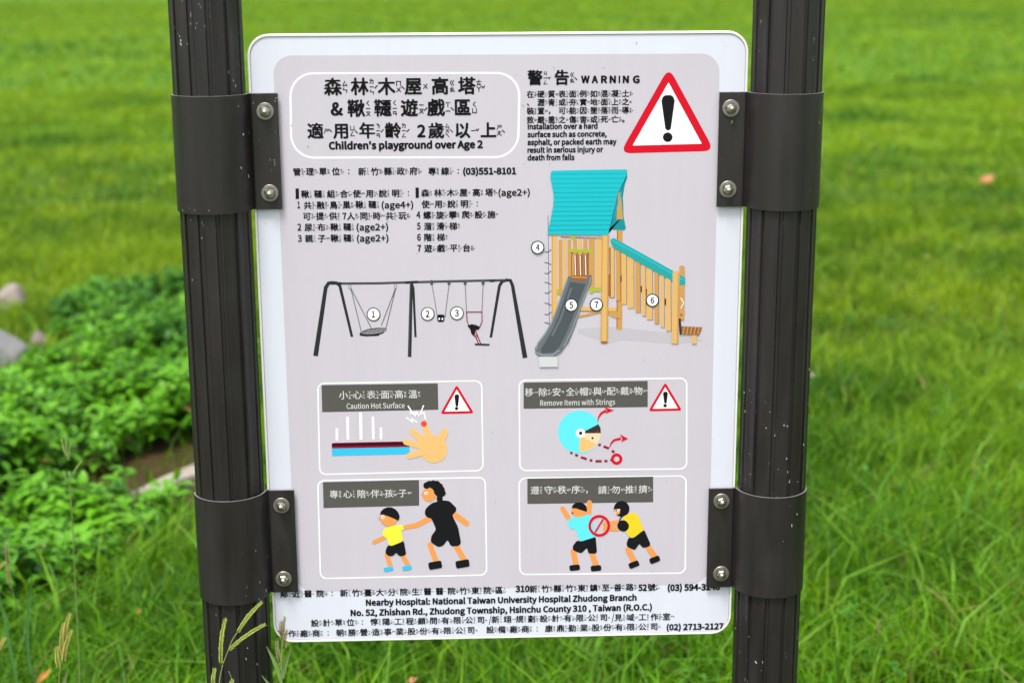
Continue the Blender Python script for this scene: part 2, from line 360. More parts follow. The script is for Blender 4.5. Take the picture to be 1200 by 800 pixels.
H_PANEL, H_SHAPE, H_TEXT = 0.0001, 0.0002, 0.0004
NARROW = '：、，。:'
def char_at(pr, ch, u, v, size, ma, off, res):
    V, F = glyphs(ch, off/1.0, res)
    if len(F) == 0: return
    if ch in '：:':
        for dv in (0.20, -0.24):
            r = size*0.085; pr.raw([(u+r*cos(2*pi*k/8), v+dv*size+r*sin(2*pi*k/8)) for k in range(8)], [tuple(range(8))], ma)
        return
    pr.raw([((x-CJ_C[0])/CJ_S*size+u, (y-CJ_C[1])/CJ_S*size+v) for x, y in V], F, ma)
def seg(pr, x0, y0, x1, y1, wd, ma):
    dx, dy = x1-x0, y1-y0; l = math.hypot(dx, dy) or 1; nx, ny = -dy/l*wd/2, dx/l*wd/2
    pr.raw([(x0+nx, y0+ny), (x0-nx, y0-ny), (x1-nx, y1-ny), (x1+nx, y1+ny)], [(0, 1, 2, 3)], ma)
def zhuyin(pr, ch, u, v, size, ma):
    if ch not in ZH: return
    z = ZH[ch]; tone = ''
    if z[-1] in 'ˊˇˋ': tone = z[-1]; z = z[:-1]
    n = len(z); cs = size*(0.31 if n == 3 else 0.34); st = size*(0.30 if n == 3 else 0.36)
    uu = u+size*0.69
    for k, c in enumerate(z):
        vv = v+(n-1)/2*st-k*st
        if c == 'ㄧ': seg(pr, uu-cs*0.4, vv, uu+cs*0.4, vv, cs*0.16, ma)
        else:
            V, F = glyphs(c, 0.028, 1)
            pr.raw([((x-CJ_C[0])/CJ_S*cs+uu, (y-CJ_C[1])/CJ_S*cs+vv) for x, y in V], F, ma)
    tu = u+size*0.94; tv = v+(0.04 if n < 3 else 0.10)*size-(0.1*size if n > 1 else 0); t = size*0.09; tw = size*0.06
    if tone == 'ˊ': seg(pr, tu-t, tv-t, tu+t, tv+t, tw, ma)
    elif tone == 'ˋ': seg(pr, tu-t, tv+t, tu+t, tv-t, tw, ma)
    elif tone == 'ˇ': seg(pr, tu-t, tv+t*0.7, tu, tv-t*0.7, tw, ma); seg(pr, tu, tv-t*0.7, tu+t, tv+t*0.9, tw, ma)
def hanzi(pr, text, x0, y0, x1, y1, size, ma='black', off=0.018, res=2, zy=True):
    """characters evenly spaced from centre (x0,y0) to centre (x1,y1); a blank keeps its cell"""
    a = uv(x0, y0); b = uv(x1, y1); v = (a[1]+b[1])/2; n = len(text)
    s = uv((x0+x1)/2+size, y0)[0]-uv((x0+x1)/2, y0)[0]
    for k, ch in enumerate(text):
        if ch in ' ': continue
        u = a[0]+(b[0]-a[0])*(k/(n-1) if n > 1 else 0)
        if ch in '、，。' : char_at(pr, ch, u, v, s, ma, off, res); continue
        char_at(pr, ch, u, v, s, ma, off, res)
        if zy: zhuyin(pr, ch, u, v, s, ma)
    pr.up()
def latin(pr, text, x0, y0, x1, y1, cap, ma='black', off=0.02, res=2, space=1.0):
    """a line of Latin text fitted between x0 and x1 on the baseline (x0,y0)-(x1,y1); cap height in picture pixels"""
    a = uv(x0, y0); b = uv(x1, y1); v = (a[1]+b[1])/2
    sy = abs(uv(x0, y0-cap)[1]-uv(x0, y0)[1])/CAP
    off = (0.012+off*1.9)*CAP
    V, F = glyphs(text, off, res); mn = V[:, 0].min(); mx = V[:, 0].max(); sx = (b[0]-a[0])/(mx-mn)
    pr.raw([((x-mn)*sx+a[0], y*sy+v) for x, y in V], F, ma); pr.up()

# ------------------------------------------------------------------ ground and plants
lawn_bm = bmesh.new()
xs = [-300, -60, -15, -6, -3, 0, 3, 6, 15, 60, 300]; ys = [-60, -10, -3, 0, 2, 4, 6, 9, 15, 40, 100, 400]
gv = [[lawn_bm.verts.new((x, y, 0)) for x in xs] for y in ys]
for j in range(len(ys)-1):
    for i in range(len(xs)-1): lawn_bm.faces.new((gv[j][i], gv[j][i+1], gv[j+1][i+1], gv[j+1][i]))
me = bpy.data.meshes.new('ground'); lawn_bm.to_mesh(me); lawn_bm.free()
g = link('ground', me, ground_mat()); g['kind'] = 'structure'

def GP(*pts): return np.array([on_ground(*p)[:2] for p in pts])
def inside(P, poly):
    x, y = P[:, 0], P[:, 1]; r = np.zeros(len(P), bool); n = len(poly)
    for i in range(n):
        x1, y1 = poly[i-1]; x2, y2 = poly[i]
        with np.errstate(divide='ignore', invalid='ignore'):
            c = ((y1 > y) != (y2 > y)) & (x < (x2-x1)*(y-y1)/(y2-y1+1e-12)+x1)
        r ^= c
    return r
PA = GP((-330, 610), (0, 592), (60, 578), (110, 562), (150, 538), (240, 522), (300, 512), (300, 440), (215, 435), (110, 436), (50, 452), (-60, 470), (-330, 480))
PB = GP((-330, 790), (0, 760), (60, 728), (120, 694), (175, 650), (225, 606), (205, 598), (150, 596), (60, 608), (-330, 640))
PC = GP((70, 415), (225, 412), (300, 400), (290, 350), (210, 345), (110, 352), (60, 375))
SOIL = GP((-330, 640), (60, 608), (215, 598), (300, 575), (300, 512), (240, 522), (150, 533), (110, 552), (60, 567), (-330, 600))

def blades(P, H, Wd, C, lean=0.55, curl=0.75):
    n = len(P); a = RNG.uniform(0, 2*pi, n); d = np.stack([np.cos(a), np.sin(a)], 1); s = np.stack([-d[:, 1], d[:, 0]], 1)
    fa = RNG.uniform(0, 2*pi, n); s = np.stack([np.cos(fa), np.sin(fa)], 1)
    ln = np.abs(RNG.normal(0, lean, n))*H; cu = RNG.uniform(0.2, 1, n)*curl*H
    V = np.zeros((n, 5, 3), np.float32)
    m = P+d*(ln*0.4)[:, None]; t = P+d*(ln+cu)[:, None]
    hh = np.sqrt(np.maximum(0.12, 1-((ln+cu)/(H*1.6))**2))*H
    V[:, 0, :2] = P+s*(Wd/2)[:, None]; V[:, 1, :2] = P-s*(Wd/2)[:, None]
    V[:, 2, :2] = m+s*(Wd*0.42)[:, None]; V[:, 3, :2] = m-s*(Wd*0.42)[:, None]; V[:, 2, 2] = V[:, 3, 2] = hh*0.62
    V[:, 4, :2] = t; V[:, 4, 2] = hh
    i = np.arange(n)[:, None]*5
    T = np.concatenate([i+[0, 1, 2], i+[1, 3, 2], i+[2, 3, 4]], 0)
    return V.reshape(-1, 3), T, np.repeat(C, 5, 0)
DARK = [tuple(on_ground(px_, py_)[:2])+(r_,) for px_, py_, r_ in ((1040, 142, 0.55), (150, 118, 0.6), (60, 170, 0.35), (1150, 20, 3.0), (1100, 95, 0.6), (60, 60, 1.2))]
def lawn_colour(P, n):
    big = fbm(P[:, 0], P[:, 1], 0.9); mid = fbm(P[:, 0]+40, P[:, 1]+80, 3.1)
    far = np.clip((P[:, 1]-4)/14, 0, 1)
    t = (big-0.5)*(0.9+0.2*far)+(mid-0.5)*(1.4-0.4*far)+0.60+0.10*far+RNG.normal(0, 0.26, n)
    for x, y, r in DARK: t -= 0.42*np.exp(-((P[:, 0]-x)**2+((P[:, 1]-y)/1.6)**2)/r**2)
    t = np.clip(t, 0, 1)[:, None]
    nr = np.clip((4.0-P[:, 1])/3.0, 0, 1)[:, None]
    deep = np.array([0.024, 0.115, 0.003]); brt = np.array([0.240, 0.370, 0.006])*(1-nr)+np.array([0.150, 0.345, 0.006])*nr
    c = deep*(1-t)+brt*t
    cool = (RNG.random(n) < 0.12)[:, None]; c = np.where(cool, c*[0.75, 0.95, 2.6], c)
    dry = (RNG.random(n) < 0.022*(1+1.5*(mid > 0.6)))[:, None]
    return np.where(dry, np.array([0.27, 0.24, 0.07])*RNG.uniform(0.6, 1.2, (n, 1)), c)
VV, TT, CC = [], [], []; off = 0
def add(V, T, C):
    global off
    VV.append(V); TT.append(T+off); CC.append(C); off += len(V)
for (d0, d1, dens, h0, h1, wd) in ((1.3, 2.3, 2500, 0.06, 0.12, 0.0055), (2.3, 5.2, 13500, 0.045, 0.120, 0.0047), (5.2, 9.0, 5000, 0.05, 0.10, 0.0055),
                               (9.0, 18.0, 1250, 0.045, 0.085, 0.010), (18.0, 62.0, 95, 0.05, 0.10, 0.030)):
    hw = 0.40*d1+0.6; n = int((d1-d0)*2*hw*dens*0.9)
    D = RNG.uniform(d0, d1, n); X = RNG.uniform(-hw, hw, n); ok = np.abs(X) < 0.40*D+0.6; D = D[ok]; X = X[ok]
    P = np.stack([X, D+CAM[1]], 1); n = len(P)
    cl = fbm(P[:, 0]+7, P[:, 1]+3, 5.5, 2); keep = RNG.random(n) < np.clip(0.35+(cl-0.3)*2.2, 0.2, 1)
    pin = inside(P, PA) | inside(P, PB); pc = inside(P, PC); ps = inside(P, SOIL)
    keep &= ~(pin & (RNG.random(n) < 0.93)) & ~(pc & (RNG.random(n) < 0.6)) & ~(ps & (RNG.random(n) < 0.95))
    keep &= np.hypot(np.abs(P[:, 0])-0.3465, P[:, 1]) > 0.055
    P = P[keep]; n = len(P)
    tall = fbm(P[:, 0]+90, P[:, 1]+20, 1.3)
    H = RNG.uniform(h0, h1, n)*(0.65+0.8*tall)
    if d1 < 6: H *= np.where(P[:, 1] < 1.7, 1.15, 0.9); big = RNG.random(n) < 0.03; H = np.where(big, H*1.7, H)
    Wd = wd*RNG.uniform(0.6, 1.35, n)
    if d1 < 6: Wd = np.where(RNG.random(n) < 0.06, Wd*1.9, Wd)
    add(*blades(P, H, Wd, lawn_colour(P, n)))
for (cnt, d0, d1, h0, h1, wd, ln_) in ((1500, 2.4, 4.6, 0.10, 0.20, 0.0075, 0.8), (260, 2.4, 3.6, 0.16, 0.26, 0.0085, 0.9), (900, 4.6, 8.0, 0.09, 0.15, 0.009, 0.7)):
    D = RNG.uniform(d0, d1, cnt); P = np.stack([RNG.uniform(-1, 1, cnt)*(0.42*D+0.3), D+CAM[1]], 1)
    P = P[~(inside(P, PA) | inside(P, PB) | inside(P, SOIL))]; n = len(P); t = RNG.random((n, 1))
    C = np.array([0.05, 0.19, 0.02])*(1-t)+np.array([0.20, 0.37, 0.02])*t
    add(*blades(P, RNG.uniform(h0, h1, n), wd*RNG.uniform(0.7, 1.2, n), C, lean=ln_, curl=1.0))
for (d0, d1, dens, h0, h1, wd) in ((1.0, 5.0, 2600, 0.05, 0.12, 0.009), (5.0, 14.0, 700, 0.05, 0.10, 0.014), (14.0, 45.0, 60, 0.06, 0.10, 0.035)):
    hw = 0.95*d1+1.6; n = int((d1-d0)*2*hw*dens*0.5); D = RNG.uniform(d0, d1, n); X = RNG.uniform(-hw, hw, n)      # the lawn to either side of the view
    ok = (np.abs(X) < 0.95*D+1.6) & (np.abs(X) > 0.40*D+0.6); P = np.stack([X[ok], D[ok]+CAM[1]], 1); P = P[~(inside(P, PA) | inside(P, PB))]; n = len(P)
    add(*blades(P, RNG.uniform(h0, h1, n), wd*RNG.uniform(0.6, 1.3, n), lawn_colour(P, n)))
me = np_mesh('grass', np.concatenate(VV), np.concatenate(TT), np.concatenate(CC))
go = link('grass', me, M_GRASS); go['kind'] = 'stuff'; tag(go, 'bright green lawn grass with longer blades at the front, behind and around the sign', 'grass')

def leaves(P, Z, az, pitch, L, Wr, C):
    """8-triangle folded leaves"""
    n = len(P); f = np.stack([np.cos(az)*np.cos(pitch), np.sin(az)*np.cos(pitch), np.sin(pitch)], 1)
    s = np.stack([-np.sin(az), np.cos(az), np.zeros(n)], 1); u = np.cross(f, s)
    base = np.concatenate([P, Z[:, None]], 1)
    prof = [(0, 0, 0), (0.32, 0.42, 0.10), (0.32, 0, 0.0), (0.32, -0.42, 0.10), (0.68, 0.36, 0.05), (0.68, 0, -0.05), (0.68, -0.36, 0.05), (1.0, 0, -0.20)]
    V = np.zeros((n, 8, 3), np.float32)
    for k, (a, b, c) in enumerate(prof):
        V[:, k] = base+f*(L*a)[:, None]+s*(L*Wr*b*1.15)[:, None]+u*(L*c)[:, None]
    i = np.arange(n)[:, None]*8
    T = np.concatenate([i+q for q in ([0, 2, 1], [0, 3, 2], [1, 2, 5], [1, 5, 4], [2, 3, 6], [2, 6, 5], [4, 5, 7], [5, 6, 7])], 0)
    return V.reshape(-1, 3), T, np.repeat(C, 8, 0)
def cover(name, label, poly, dens, h, L0, L1, bright, holes=0.30):
    mn, mx = poly.min(0), poly.max(0); n = int((mx-mn).prod()*dens); P = RNG.uniform(mn, mx, (n, 2)); P = P[inside(P, poly)]
    nz = fbm(P[:, 0]+3, P[:, 1]+5, 4.2, 3); P = P[nz > holes]; nz = nz[nz > holes]; n = len(P)
    H = h*(0.35+1.25*(nz-0.2))*RNG.uniform(0.8, 1.15, n)
    A = []
    tint = fbm(P[:, 0]+60, P[:, 1]+70, 3.0, 2)
    for lev, zf, ls in ((0, 1.0, 0.75), (1, 0.86, 1.0), (2, 0.62, 1.05), (3, 0.36, 1.0)):
        for q in range(4):
            az = RNG.uniform(0, 0.5, n)+q*pi/2+lev*0.8+RNG.uniform(0, 6.28, n)*0.15
            pt = RNG.normal(0.42 if lev == 0 else 0.12, 0.38, n)
            L = RNG.uniform(L0, L1, n)*ls
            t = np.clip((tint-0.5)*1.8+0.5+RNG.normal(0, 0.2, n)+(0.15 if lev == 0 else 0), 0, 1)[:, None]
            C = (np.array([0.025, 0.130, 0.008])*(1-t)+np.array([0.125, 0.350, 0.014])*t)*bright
            yl = (RNG.random(n) < 0.004)[:, None]; C = np.where(yl, np.array([0.22, 0.20, 0.05]), C)
            A.append(leaves(P+RNG.normal(0, 0.006, (n, 2)), H*zf+0.004, az, pt, L, np.full(n, 0.62), C))
    V = []; T = []; C = []; o_ = 0
    for v, t, c in A: V.append(v); T.append(t+o_); C.append(c); o_ += len(v)
    me = np_mesh(name, np.concatenate(V), np.concatenate(T), np.concatenate(C)); smooth(me)
    ob = link(name, me, M_LEAF); ob['kind'] = 'stuff'; tag(ob, label, 'ground cover')
cover('leafy_ground_cover', 'dense mound of broad green leaves left of the left post, beyond the soil strip', PA, 420, 0.18, 0.037, 0.060, 1.0, 0.32)
cover('leafy_ground_cover', 'nearest mound of broad green leaves, low at the left edge behind the tall seeding stalk', PB, 420, 0.16, 0.034, 0.056, 1.05, 0.28)
cover('leafy_ground_cover', 'sparse far patch of dark leafy weeds beside the small pink rocks', PC, 360, 0.13, 0.030, 0.048, 0.95, 0.36)

# small broad-leaved weeds scattered in the near lawn
n = 260; D = RNG.uniform(2.7, 7, n); X = RNG.uniform(-1, 1, n)*0.42*D; P0 = np.stack([X, D+CAM[1]], 1)
P = np.repeat(P0, 7, 0)+RNG.normal(0, 0.008, (n*7, 2)); n7 = len(P); t = RNG.random((n7, 1))
V, T, C = leaves(P, RNG.uniform(0.03, 0.07, n7), RNG.uniform(0, 2*pi, n7), RNG.normal(0.25, 0.3, n7), RNG.uniform(0.014, 0.026, n7), np.full(n7, 0.75),
                 np.array([0.03, 0.14, 0.01])*(1-t)+np.array([0.09, 0.26, 0.02])*t)
me = np_mesh('small_weeds', V, T, C); wo = link('small_weeds', me, M_LEAF); wo['kind'] = 'stuff'; tag(wo, 'tiny round-leaved weeds scattered through the lawn', 'weeds')

# rocks and edging stone
def rock(name, label, px, py, sx, sy, sz, ma, seed, sink=0.3, rz=0.0, flat=0.0):
    rnd = random.Random(seed); bm = bmesh.new(); bmesh.ops.create_icosphere(bm, subdivisions=4, radius=1)
    offs = [(Vector((rnd.uniform(-1, 1), rnd.uniform(-1, 1), rnd.uniform(-1, 1))).normalized(), rnd.uniform(0.62, 0.9)) for _ in range(11)]
    from mathutils import noise as mn
    for v in bm.verts:
        for nn, dd in offs:
            e = v.co.dot(nn)-dd
            if e > 0: v.co -= nn*e*0.85
        v.co *= 1+0.07*mn.noise(v.co*2.3+Vector((seed, 0, 0)))+0.02*mn.noise(v.co*9)
        v.co = Vector((v.co.x*sx, v.co.y*sy, v.co.z*sz))
    me = bpy.data.meshes.new(name); bm.to_mesh(me); bm.free(); smooth(me, 40)
    p = on_ground(px, py); o = link(name, me, ma, None, (p[0], p[1], sz*(1-sink)*0.6)); o.rotation_euler = (0, 0, rz); tag(o, label, 'rock'); return o
M_RPINK = mat('rock_pinkish', (0.23, 0.19, 0.165, 1), 0.85, noise=0.35, nscale=30, bump=0.8, bscale=60)
M_RGREY = mat('rock_grey', (0.20, 0.195, 0.20, 1), 0.8, noise=0.25, nscale=20, bump=0.6, bscale=50)
rock('rock', 'small pinkish rock, farthest of the rocks at the left edge', 17, 366, 0.070, 0.06, 0.085, M_RPINK, 3)
rock('rock', 'large smooth grey rock cut off by the left edge of the picture', 0, 430, 0.135, 0.10, 0.095, M_RGREY, 5, 0.2, 0.4)
rock('rock', 'small upright pinkish stone just right of the large grey rock', 45, 412, 0.042, 0.035, 0.060, M_RPINK, 9)
rock('rock', 'tiny pale stone among the nearest leaves', 127, 580, 0.016, 0.014, 0.02, M_RPINK, 12, 0.0)
a = on_ground(160, 590); b = on_ground(300, 536)
bm = bmesh.new(); L = b-a; ln = math.hypot(L[0], L[1])
for i, (t0, t1) in enumerate(((0.0, 1.0),)):
    bmesh.ops.create_cube(bm, size=1); 
    for v in bm.verts: v.co = Vector((v.co.x*ln*(t1-t0), v.co.y*0.065, v.co.z*0.045))
bmesh.ops.bevel(bm, geom=list(bm.edges), offset=0.006, segments=2, affect='EDGES')
bmesh.ops.subdivide_edges(bm, edges=[e for e in bm.edges if e.calc_length() > 0.1], cuts=9, use_grid_fill=True)
from mathutils import noise as mnoise
for v in bm.verts: v.co += Vector((0, 0, 1))*0.012*mnoise.noise(v.co*14)+Vector((0, 1, 0))*0.014*mnoise.noise(v.co*9+Vector((5, 5, 5)))
me = bpy.data.meshes.new('edging_stone'); bm.to_mesh(me); bm.free(); smooth(me, 50)
mid = (a+b)/2; es = link('edging_stone', me, mat('stone_beige', (0.29, 0.25, 0.21, 1), 0.85, noise=0.25, nscale=25, bump=0.6, bscale=80), None, (mid[0], mid[1], 0.014))
es.rotation_euler = (0, -0.05, atan2(L[1], L[0])); tag(es, 'long flat beige edging stone lying on the soil behind the left post', 'edging stone')

# fallen leaves
def fallen_leaf(px, py, z, L, wd, col, label, rz, curl=0.4, tilt=0.5):
    bm = bmesh.new(); n = 8; rows = []
    for i in range(n+1):
        t = i/n; wv = wd*math.sin(pi*min(1, t*0.95+0.04))**0.8/2; z_ = curl*L*(t-0.5)**2*1.5
        rows.append([bm.verts.new((L*(t-0.5), s*wv, z_+abs(s)*wv*0.5)) for s in (-1, 0, 1)])
    for i in range(n):
        for k in range(2): bm.faces.new((rows[i][k], rows[i+1][k], rows[i+1][k+1], rows[i][k+1]))
    me = bpy.data.meshes.new('fallen_leaf'); bm.to_mesh(me); bm.free(); smooth(me)
    p = on_ground(px, py, z); o = link('fallen_leaf', me, mat('dry_leaf', col, 0.6, noise=0.4, nscale=60), None, tuple(p)); o.rotation_euler = (tilt, -0.3, rz)
    tag(o, label, 'leaf')
fallen_leaf(1156, 212, 0.06, 0.11, 0.06, (0.34, 0.13, 0.05, 1), 'orange dry leaf far out on the lawn near the right edge', 0.3)
fallen_leaf(1085, 301, 0.05, 0.04, 0.02, (0.20, 0.12, 0.05, 1), 'small reddish dry leaf on the lawn right of the right post', 1.2)
fallen_leaf(162, 717, 0.06, 0.022, 0.015, (0.45, 0.17, 0.03, 1), 'bright orange leaf in the grass left of the left post', 0.8)
fallen_leaf(50, 792, 0.10, 0.040, 0.012, (0.60, 0.20, 0.05, 1), 'narrow orange-brown dry leaf at the bottom left corner', 1.0, tilt=0.9)
fallen_leaf(483, 797, 0.08, 0.020, 0.012, (0.50, 0.20, 0.10, 1), 'tiny brown leaf in the grass under the board', 0.2)
fallen_leaf(951, 440, 0.07, 0.030, 0.014, (0.36, 0.32, 0.22, 1), 'pale dry leaf in the lawn just right of the right post', 1.4)
fallen_leaf(1107, 456, 0.07, 0.040, 0.014, (0.42, 0.38, 0.28, 1), 'pale upright dry leaf in the middle of the right lawn', 1.5, tilt=1.2)

# seeding grass stalks
def tube_pts(pts, radii, seg_=6):
    bm = bmesh.new(); rings = []
    for i, p in enumerate(pts):
        a = pts[max(0, i-1)]; b = pts[min(len(pts)-1, i+1)]; d = (Vector(b)-Vector(a)).normalized()
        s = d.cross(Vector((0, 1, 0.1))).normalized(); u = d.cross(s)
        rings.append([bm.verts.new(Vector(p)+(s*cos(2*pi*k/seg_)+u*sin(2*pi*k/seg_))*radii[i]) for k in range(seg_)])
    for i in range(len(rings)-1):
        for k in range(seg_): bm.faces.new((rings[i][k], rings[i][(k+1) % seg_], rings[i+1][(k+1) % seg_], rings[i+1][k]))
    bm.faces.new(rings[0][::-1]); bm.faces.new(rings[-1]); return bm
def catmull(P, m=6):
    P = [Vector(p) for p in P]; Q = [P[0]*2-P[1]]+P+[P[-1]*2-P[-2]]; out = []
    for i in range(1, len(Q)-2):
        for k in range(m):
            t = k/m; a, b, c, d = Q[i-1:i+3]
            out.append(0.5*((2*b)+(c-a)*t+(2*a-5*b+4*c-d)*t*t+(3*b-a-3*c+d)*t**3))
    return out+[P[-1]]
M_STEM = leaf_mat('grass_stem', 0.5, 0.15, 0.3, False, (0.20, 0.30, 0.09, 1))
M_STEMB = leaf_mat('grass_stem_dark', 0.5, 0.15, 0.3, False, (0.07, 0.20, 0.05, 1))
M_SEEDP = mat('seed_head_pale', (0.24, 0.36, 0.10, 1), 0.6, noise=0.3, nscale=500)
M_SEED = mat('seed_head_green', (0.34, 0.42, 0.07, 1), 0.6, noise=0.3, nscale=500)
M_SEED2 = mat('seed_head_ripe', (0.40, 0.36, 0.08, 1), 0.6, noise=0.45, nscale=400)
M_SEED3 = mat('seed_head_tawny', (0.26, 0.22, 0.10, 1), 0.7, noise=0.5, nscale=400)
def seed_head(p0, p1, r, ma, parent, base, fluffy=1.0, rnd=random.Random(5)):
    """a spike: a thin axis with two close rows of overlapping spikelets"""
    p0 = Vector(p0); p1 = Vector(p1); d = p1-p0; L = d.length; d.normalize(); s = d.cross(Vector((0, 1, 0.05))).normalized(); u = d.cross(s)
    bow = s*L*0.04
    bm = tube_pts([p0, p0+d*L*0.5+bow, p1], [r*0.35, r*0.3, r*0.1], 5)
    n = max(7, int(L/0.0028))
    for i in range(n):
        t = (i+0.3)/n; c = p0+d*L*t+bow*4*t*(1-t); rr = r*(0.45+0.75*math.sin(pi*min(1, t*0.85+0.12))**0.6)
        for sd_ in (-1, 1, 0):
            ax = (d+(s*sd_*0.38+u*(-0.30 if sd_ == 0 else 0.1))*fluffy*rnd.uniform(0.7, 1.2)).normalized(); q = c+s*sd_*rr*0.45-u*(rr*0.4 if sd_ == 0 else 0)
            l2 = 0.0052*rnd.uniform(0.85, 1.15)*(r/0.0017)**0.5; a_ = ax.cross(u).normalized(); b_ = ax.cross(a_); wv = rr*0.42
            tip = bm.verts.new(q+ax*l2); bot = bm.verts.new(q-ax*l2*0.15); rg = [bm.verts.new(q+ax*l2*0.4+(a_*cos(k*pi/2)+b_*sin(k*pi/2))*wv) for k in range(4)]
            for k in range(4): bm.faces.new((bot, rg[k], rg[(k+1) % 4])); bm.faces.new((rg[k], tip, rg[(k+1) % 4]))
    bmesh.ops.translate(bm, verts=bm.verts, vec=-Vector(base)); me = bpy.data.meshes.new('seed_head'); bm.to_mesh(me); bm.free(); smooth(me)
    return link('seed_head', me, ma, parent)
def stalk(label, y0, stem_px, heads, branches=(), r=0.0011, stem_m=None, seed_m=None, hr=0.0017, leaves_px=(), fl=1.0):
    P = [on_y(x, y, y0) for x, y in stem_px]; lo = P[-1]; base = np.array([lo[0]+0.01, y0+0.03, 0.0])
    root = empty('seeding_grass', label, 'grass stalk', tuple(base), 'seeding grass stalks by the sign')
    pts = catmull([p for p in P]+[lo*0.5+base*0.5+np.array([0.004, 0, 0]), base])
    n = len(pts); bm = tube_pts(pts, [r*(0.6+0.6*i/n) for i in range(n)]); bmesh.ops.translate(bm, verts=bm.verts, vec=-Vector(base))
    me = bpy.data.meshes.new('stem'); bm.to_mesh(me); bm.free(); smooth(me); link('stem', me, stem_m or M_STEM, root)
    for br in branches:
        q = catmull([on_y(x, y, y0) for x, y in br]); bm = tube_pts(q, [r*0.6]*len(q)); bmesh.ops.translate(bm, verts=bm.verts, vec=-Vector(base))
        me = bpy.data.meshes.new('branch'); bm.to_mesh(me); bm.free(); smooth(me); link('branch', me, stem_m or M_STEM, root)
    for i, (x0, y0_, x1, y1) in enumerate(heads):
        seed_head(on_y(x0, y0_, y0), on_y(x1, y1, y0-0.004*(i % 3)), hr, seed_m or M_SEED, root, base, fl)
    for lp in leaves_px:
        q = catmull([on_y(x, y, y0+0.01) for x, y in lp]); m = len(q); bm = bmesh.new(); rows = []
        for i, p in enumerate(q):
            wv = 0.0026*math.sin(pi*min(0.98, 0.25+0.75*i/m)); rows.append([bm.verts.new(p+Vector((-wv, 0, 0))), bm.verts.new(p+Vector((0, 0.0012, 0))), bm.verts.new(p+Vector((wv, 0, 0)))])
        for i in range(m-1):
            for k in range(2): bm.faces.new((rows[i][k], rows[i+1][k], rows[i+1][k+1], rows[i][k+1]))
        bmesh.ops.translate(bm, verts=bm.verts, vec=-Vector(base)); me = bpy.data.meshes.new('blade'); bm.to_mesh(me); bm.free(); smooth(me); link('blade', me, stem_m or M_STEM, root)
stalk('pale stalk with three long seed spikes in front of the left post', -0.10, [(261, 778), (257, 800), (254, 840), (252, 900)],
      [(258.8, 778, 264.3, 726), (277.8, 741, 306.5, 706), (267.5, 761.5, 310, 732)], branches=[[(261, 778), (267.5, 761.5), (272, 750), (277.8, 741)]])
stalk('short pale seed spike low in front of the left post', -0.09, [(249, 805), (247, 840), (247, 900)], [(249.5, 806, 252, 784)])
stalk('low stalk with a single spike between left post and board corner', -0.10, [(268, 786), (272, 797), (272, 810), (268, 850), (262, 900)], [(268, 812, 272.5, 797)], r=0.0007)
stalk('bushy stalk with upright brown-tipped spikes overlapping the bottom left board corner', -0.12, [(331, 745), (330, 765), (330, 790), (331, 830), (329, 900)],
      [(331.5, 752, 334, 723), (330.5, 750, 329.5, 728), (333, 760, 336.5, 738), (328, 776, 325, 752)], seed_m=M_SEED3, hr=0.0016, leaves_px=[[(330, 800), (322, 776), (312.5, 757)], [(330.5, 795), (335, 776), (341.5, 755)], [(324, 830), (318, 806), (307, 791)]])
stalk('tall thin stalk with forked green top before the leafy mound', 0.45, [(81, 552), (84, 600), (88, 680), (93, 780), (95, 830)],
      [(80.5, 540, 72.5, 516), (81, 540, 77.5, 510), (81.5, 540, 83.5, 516), (85, 556, 95.5, 541), (80, 566, 75, 553)], hr=0.0013, stem_m=M_STEM, r=0.0013, fl=0.3, seed_m=M_SEEDP)
stalk('ripe yellow seed head at the bottom left of the picture', 0.12, [(76, 760), (71, 780), (69, 800), (68, 850)],
      [(74, 775, 82, 719), (73, 768, 75, 731), (76, 766, 84, 739), (69, 784, 67.5, 759), (75, 776, 79, 752)], seed_m=M_SEED2, hr=0.0018, leaves_px=[[(74, 812), (76, 795), (80, 782)]], fl=1.3)
stalk('leaning dark stem with a small worn head at the left edge', 0.40, [(13, 683), (20, 710), (30, 750), (40, 795), (44, 830)],
      [(13, 690, 10, 656), (10, 660, 8.5, 637)], seed_m=M_SEED3, hr=0.0016, stem_m=M_STEMB, leaves_px=[[(36, 790), (32, 740), (38, 670)], [(20, 800), (8, 740), (-2, 690)]])
stalk('thin leaning stem with a yellowish tuft cut off by the left edge', 0.35, [(-4, 760), (4, 780), (10, 800), (14, 850)],
      [(-2, 762, 6, 748), (-4, 668, 6, 659)], seed_m=M_SEED2, hr=0.0020, stem_m=M_STEMB)
stalk('pale leaning stem low in the grass right of the right post', 0.55, [(1029, 735), (1026, 760), (1022, 795), (1020, 830)], [(1029, 742, 1031, 727)], seed_m=M_SEED3, r=0.0008)

# ------------------------------------------------------------------ the sign
sign = empty('playground_sign', 'playground rules sign: white-edged grey board bracketed between two dark fluted steel posts', 'sign', (0, 0, 0))
BW, BH, BR = 0.600, 0.7804, 0.026
def rr_outline(w_, h_, r, n=10):
    pts = []
    for cx, cz, a0 in ((w_/2-r, h_/2-r, 0), (-w_/2+r, h_/2-r, 90), (-w_/2+r, -h_/2+r, 180), (w_/2-r, -h_/2+r, 270)):
        for k in range(n+1):
            a = radians(a0+90*k/n); pts.append((cx+r*cos(a), cz+r*sin(a)))
    return pts
bm = bmesh.new()
levels = [(BW, BR, 0.003, 0), (BW, BR, -0.0006, 0), (BW-0.0012, BR-0.0006, -0.0012, 0), (BW-0.0052, BR-0.0026, -0.0012, 0), (BW-0.0060, BR-0.003, 0.0, 1), (BW-0.0078, BR-0.0039, 0.0, 1)]
rings = []
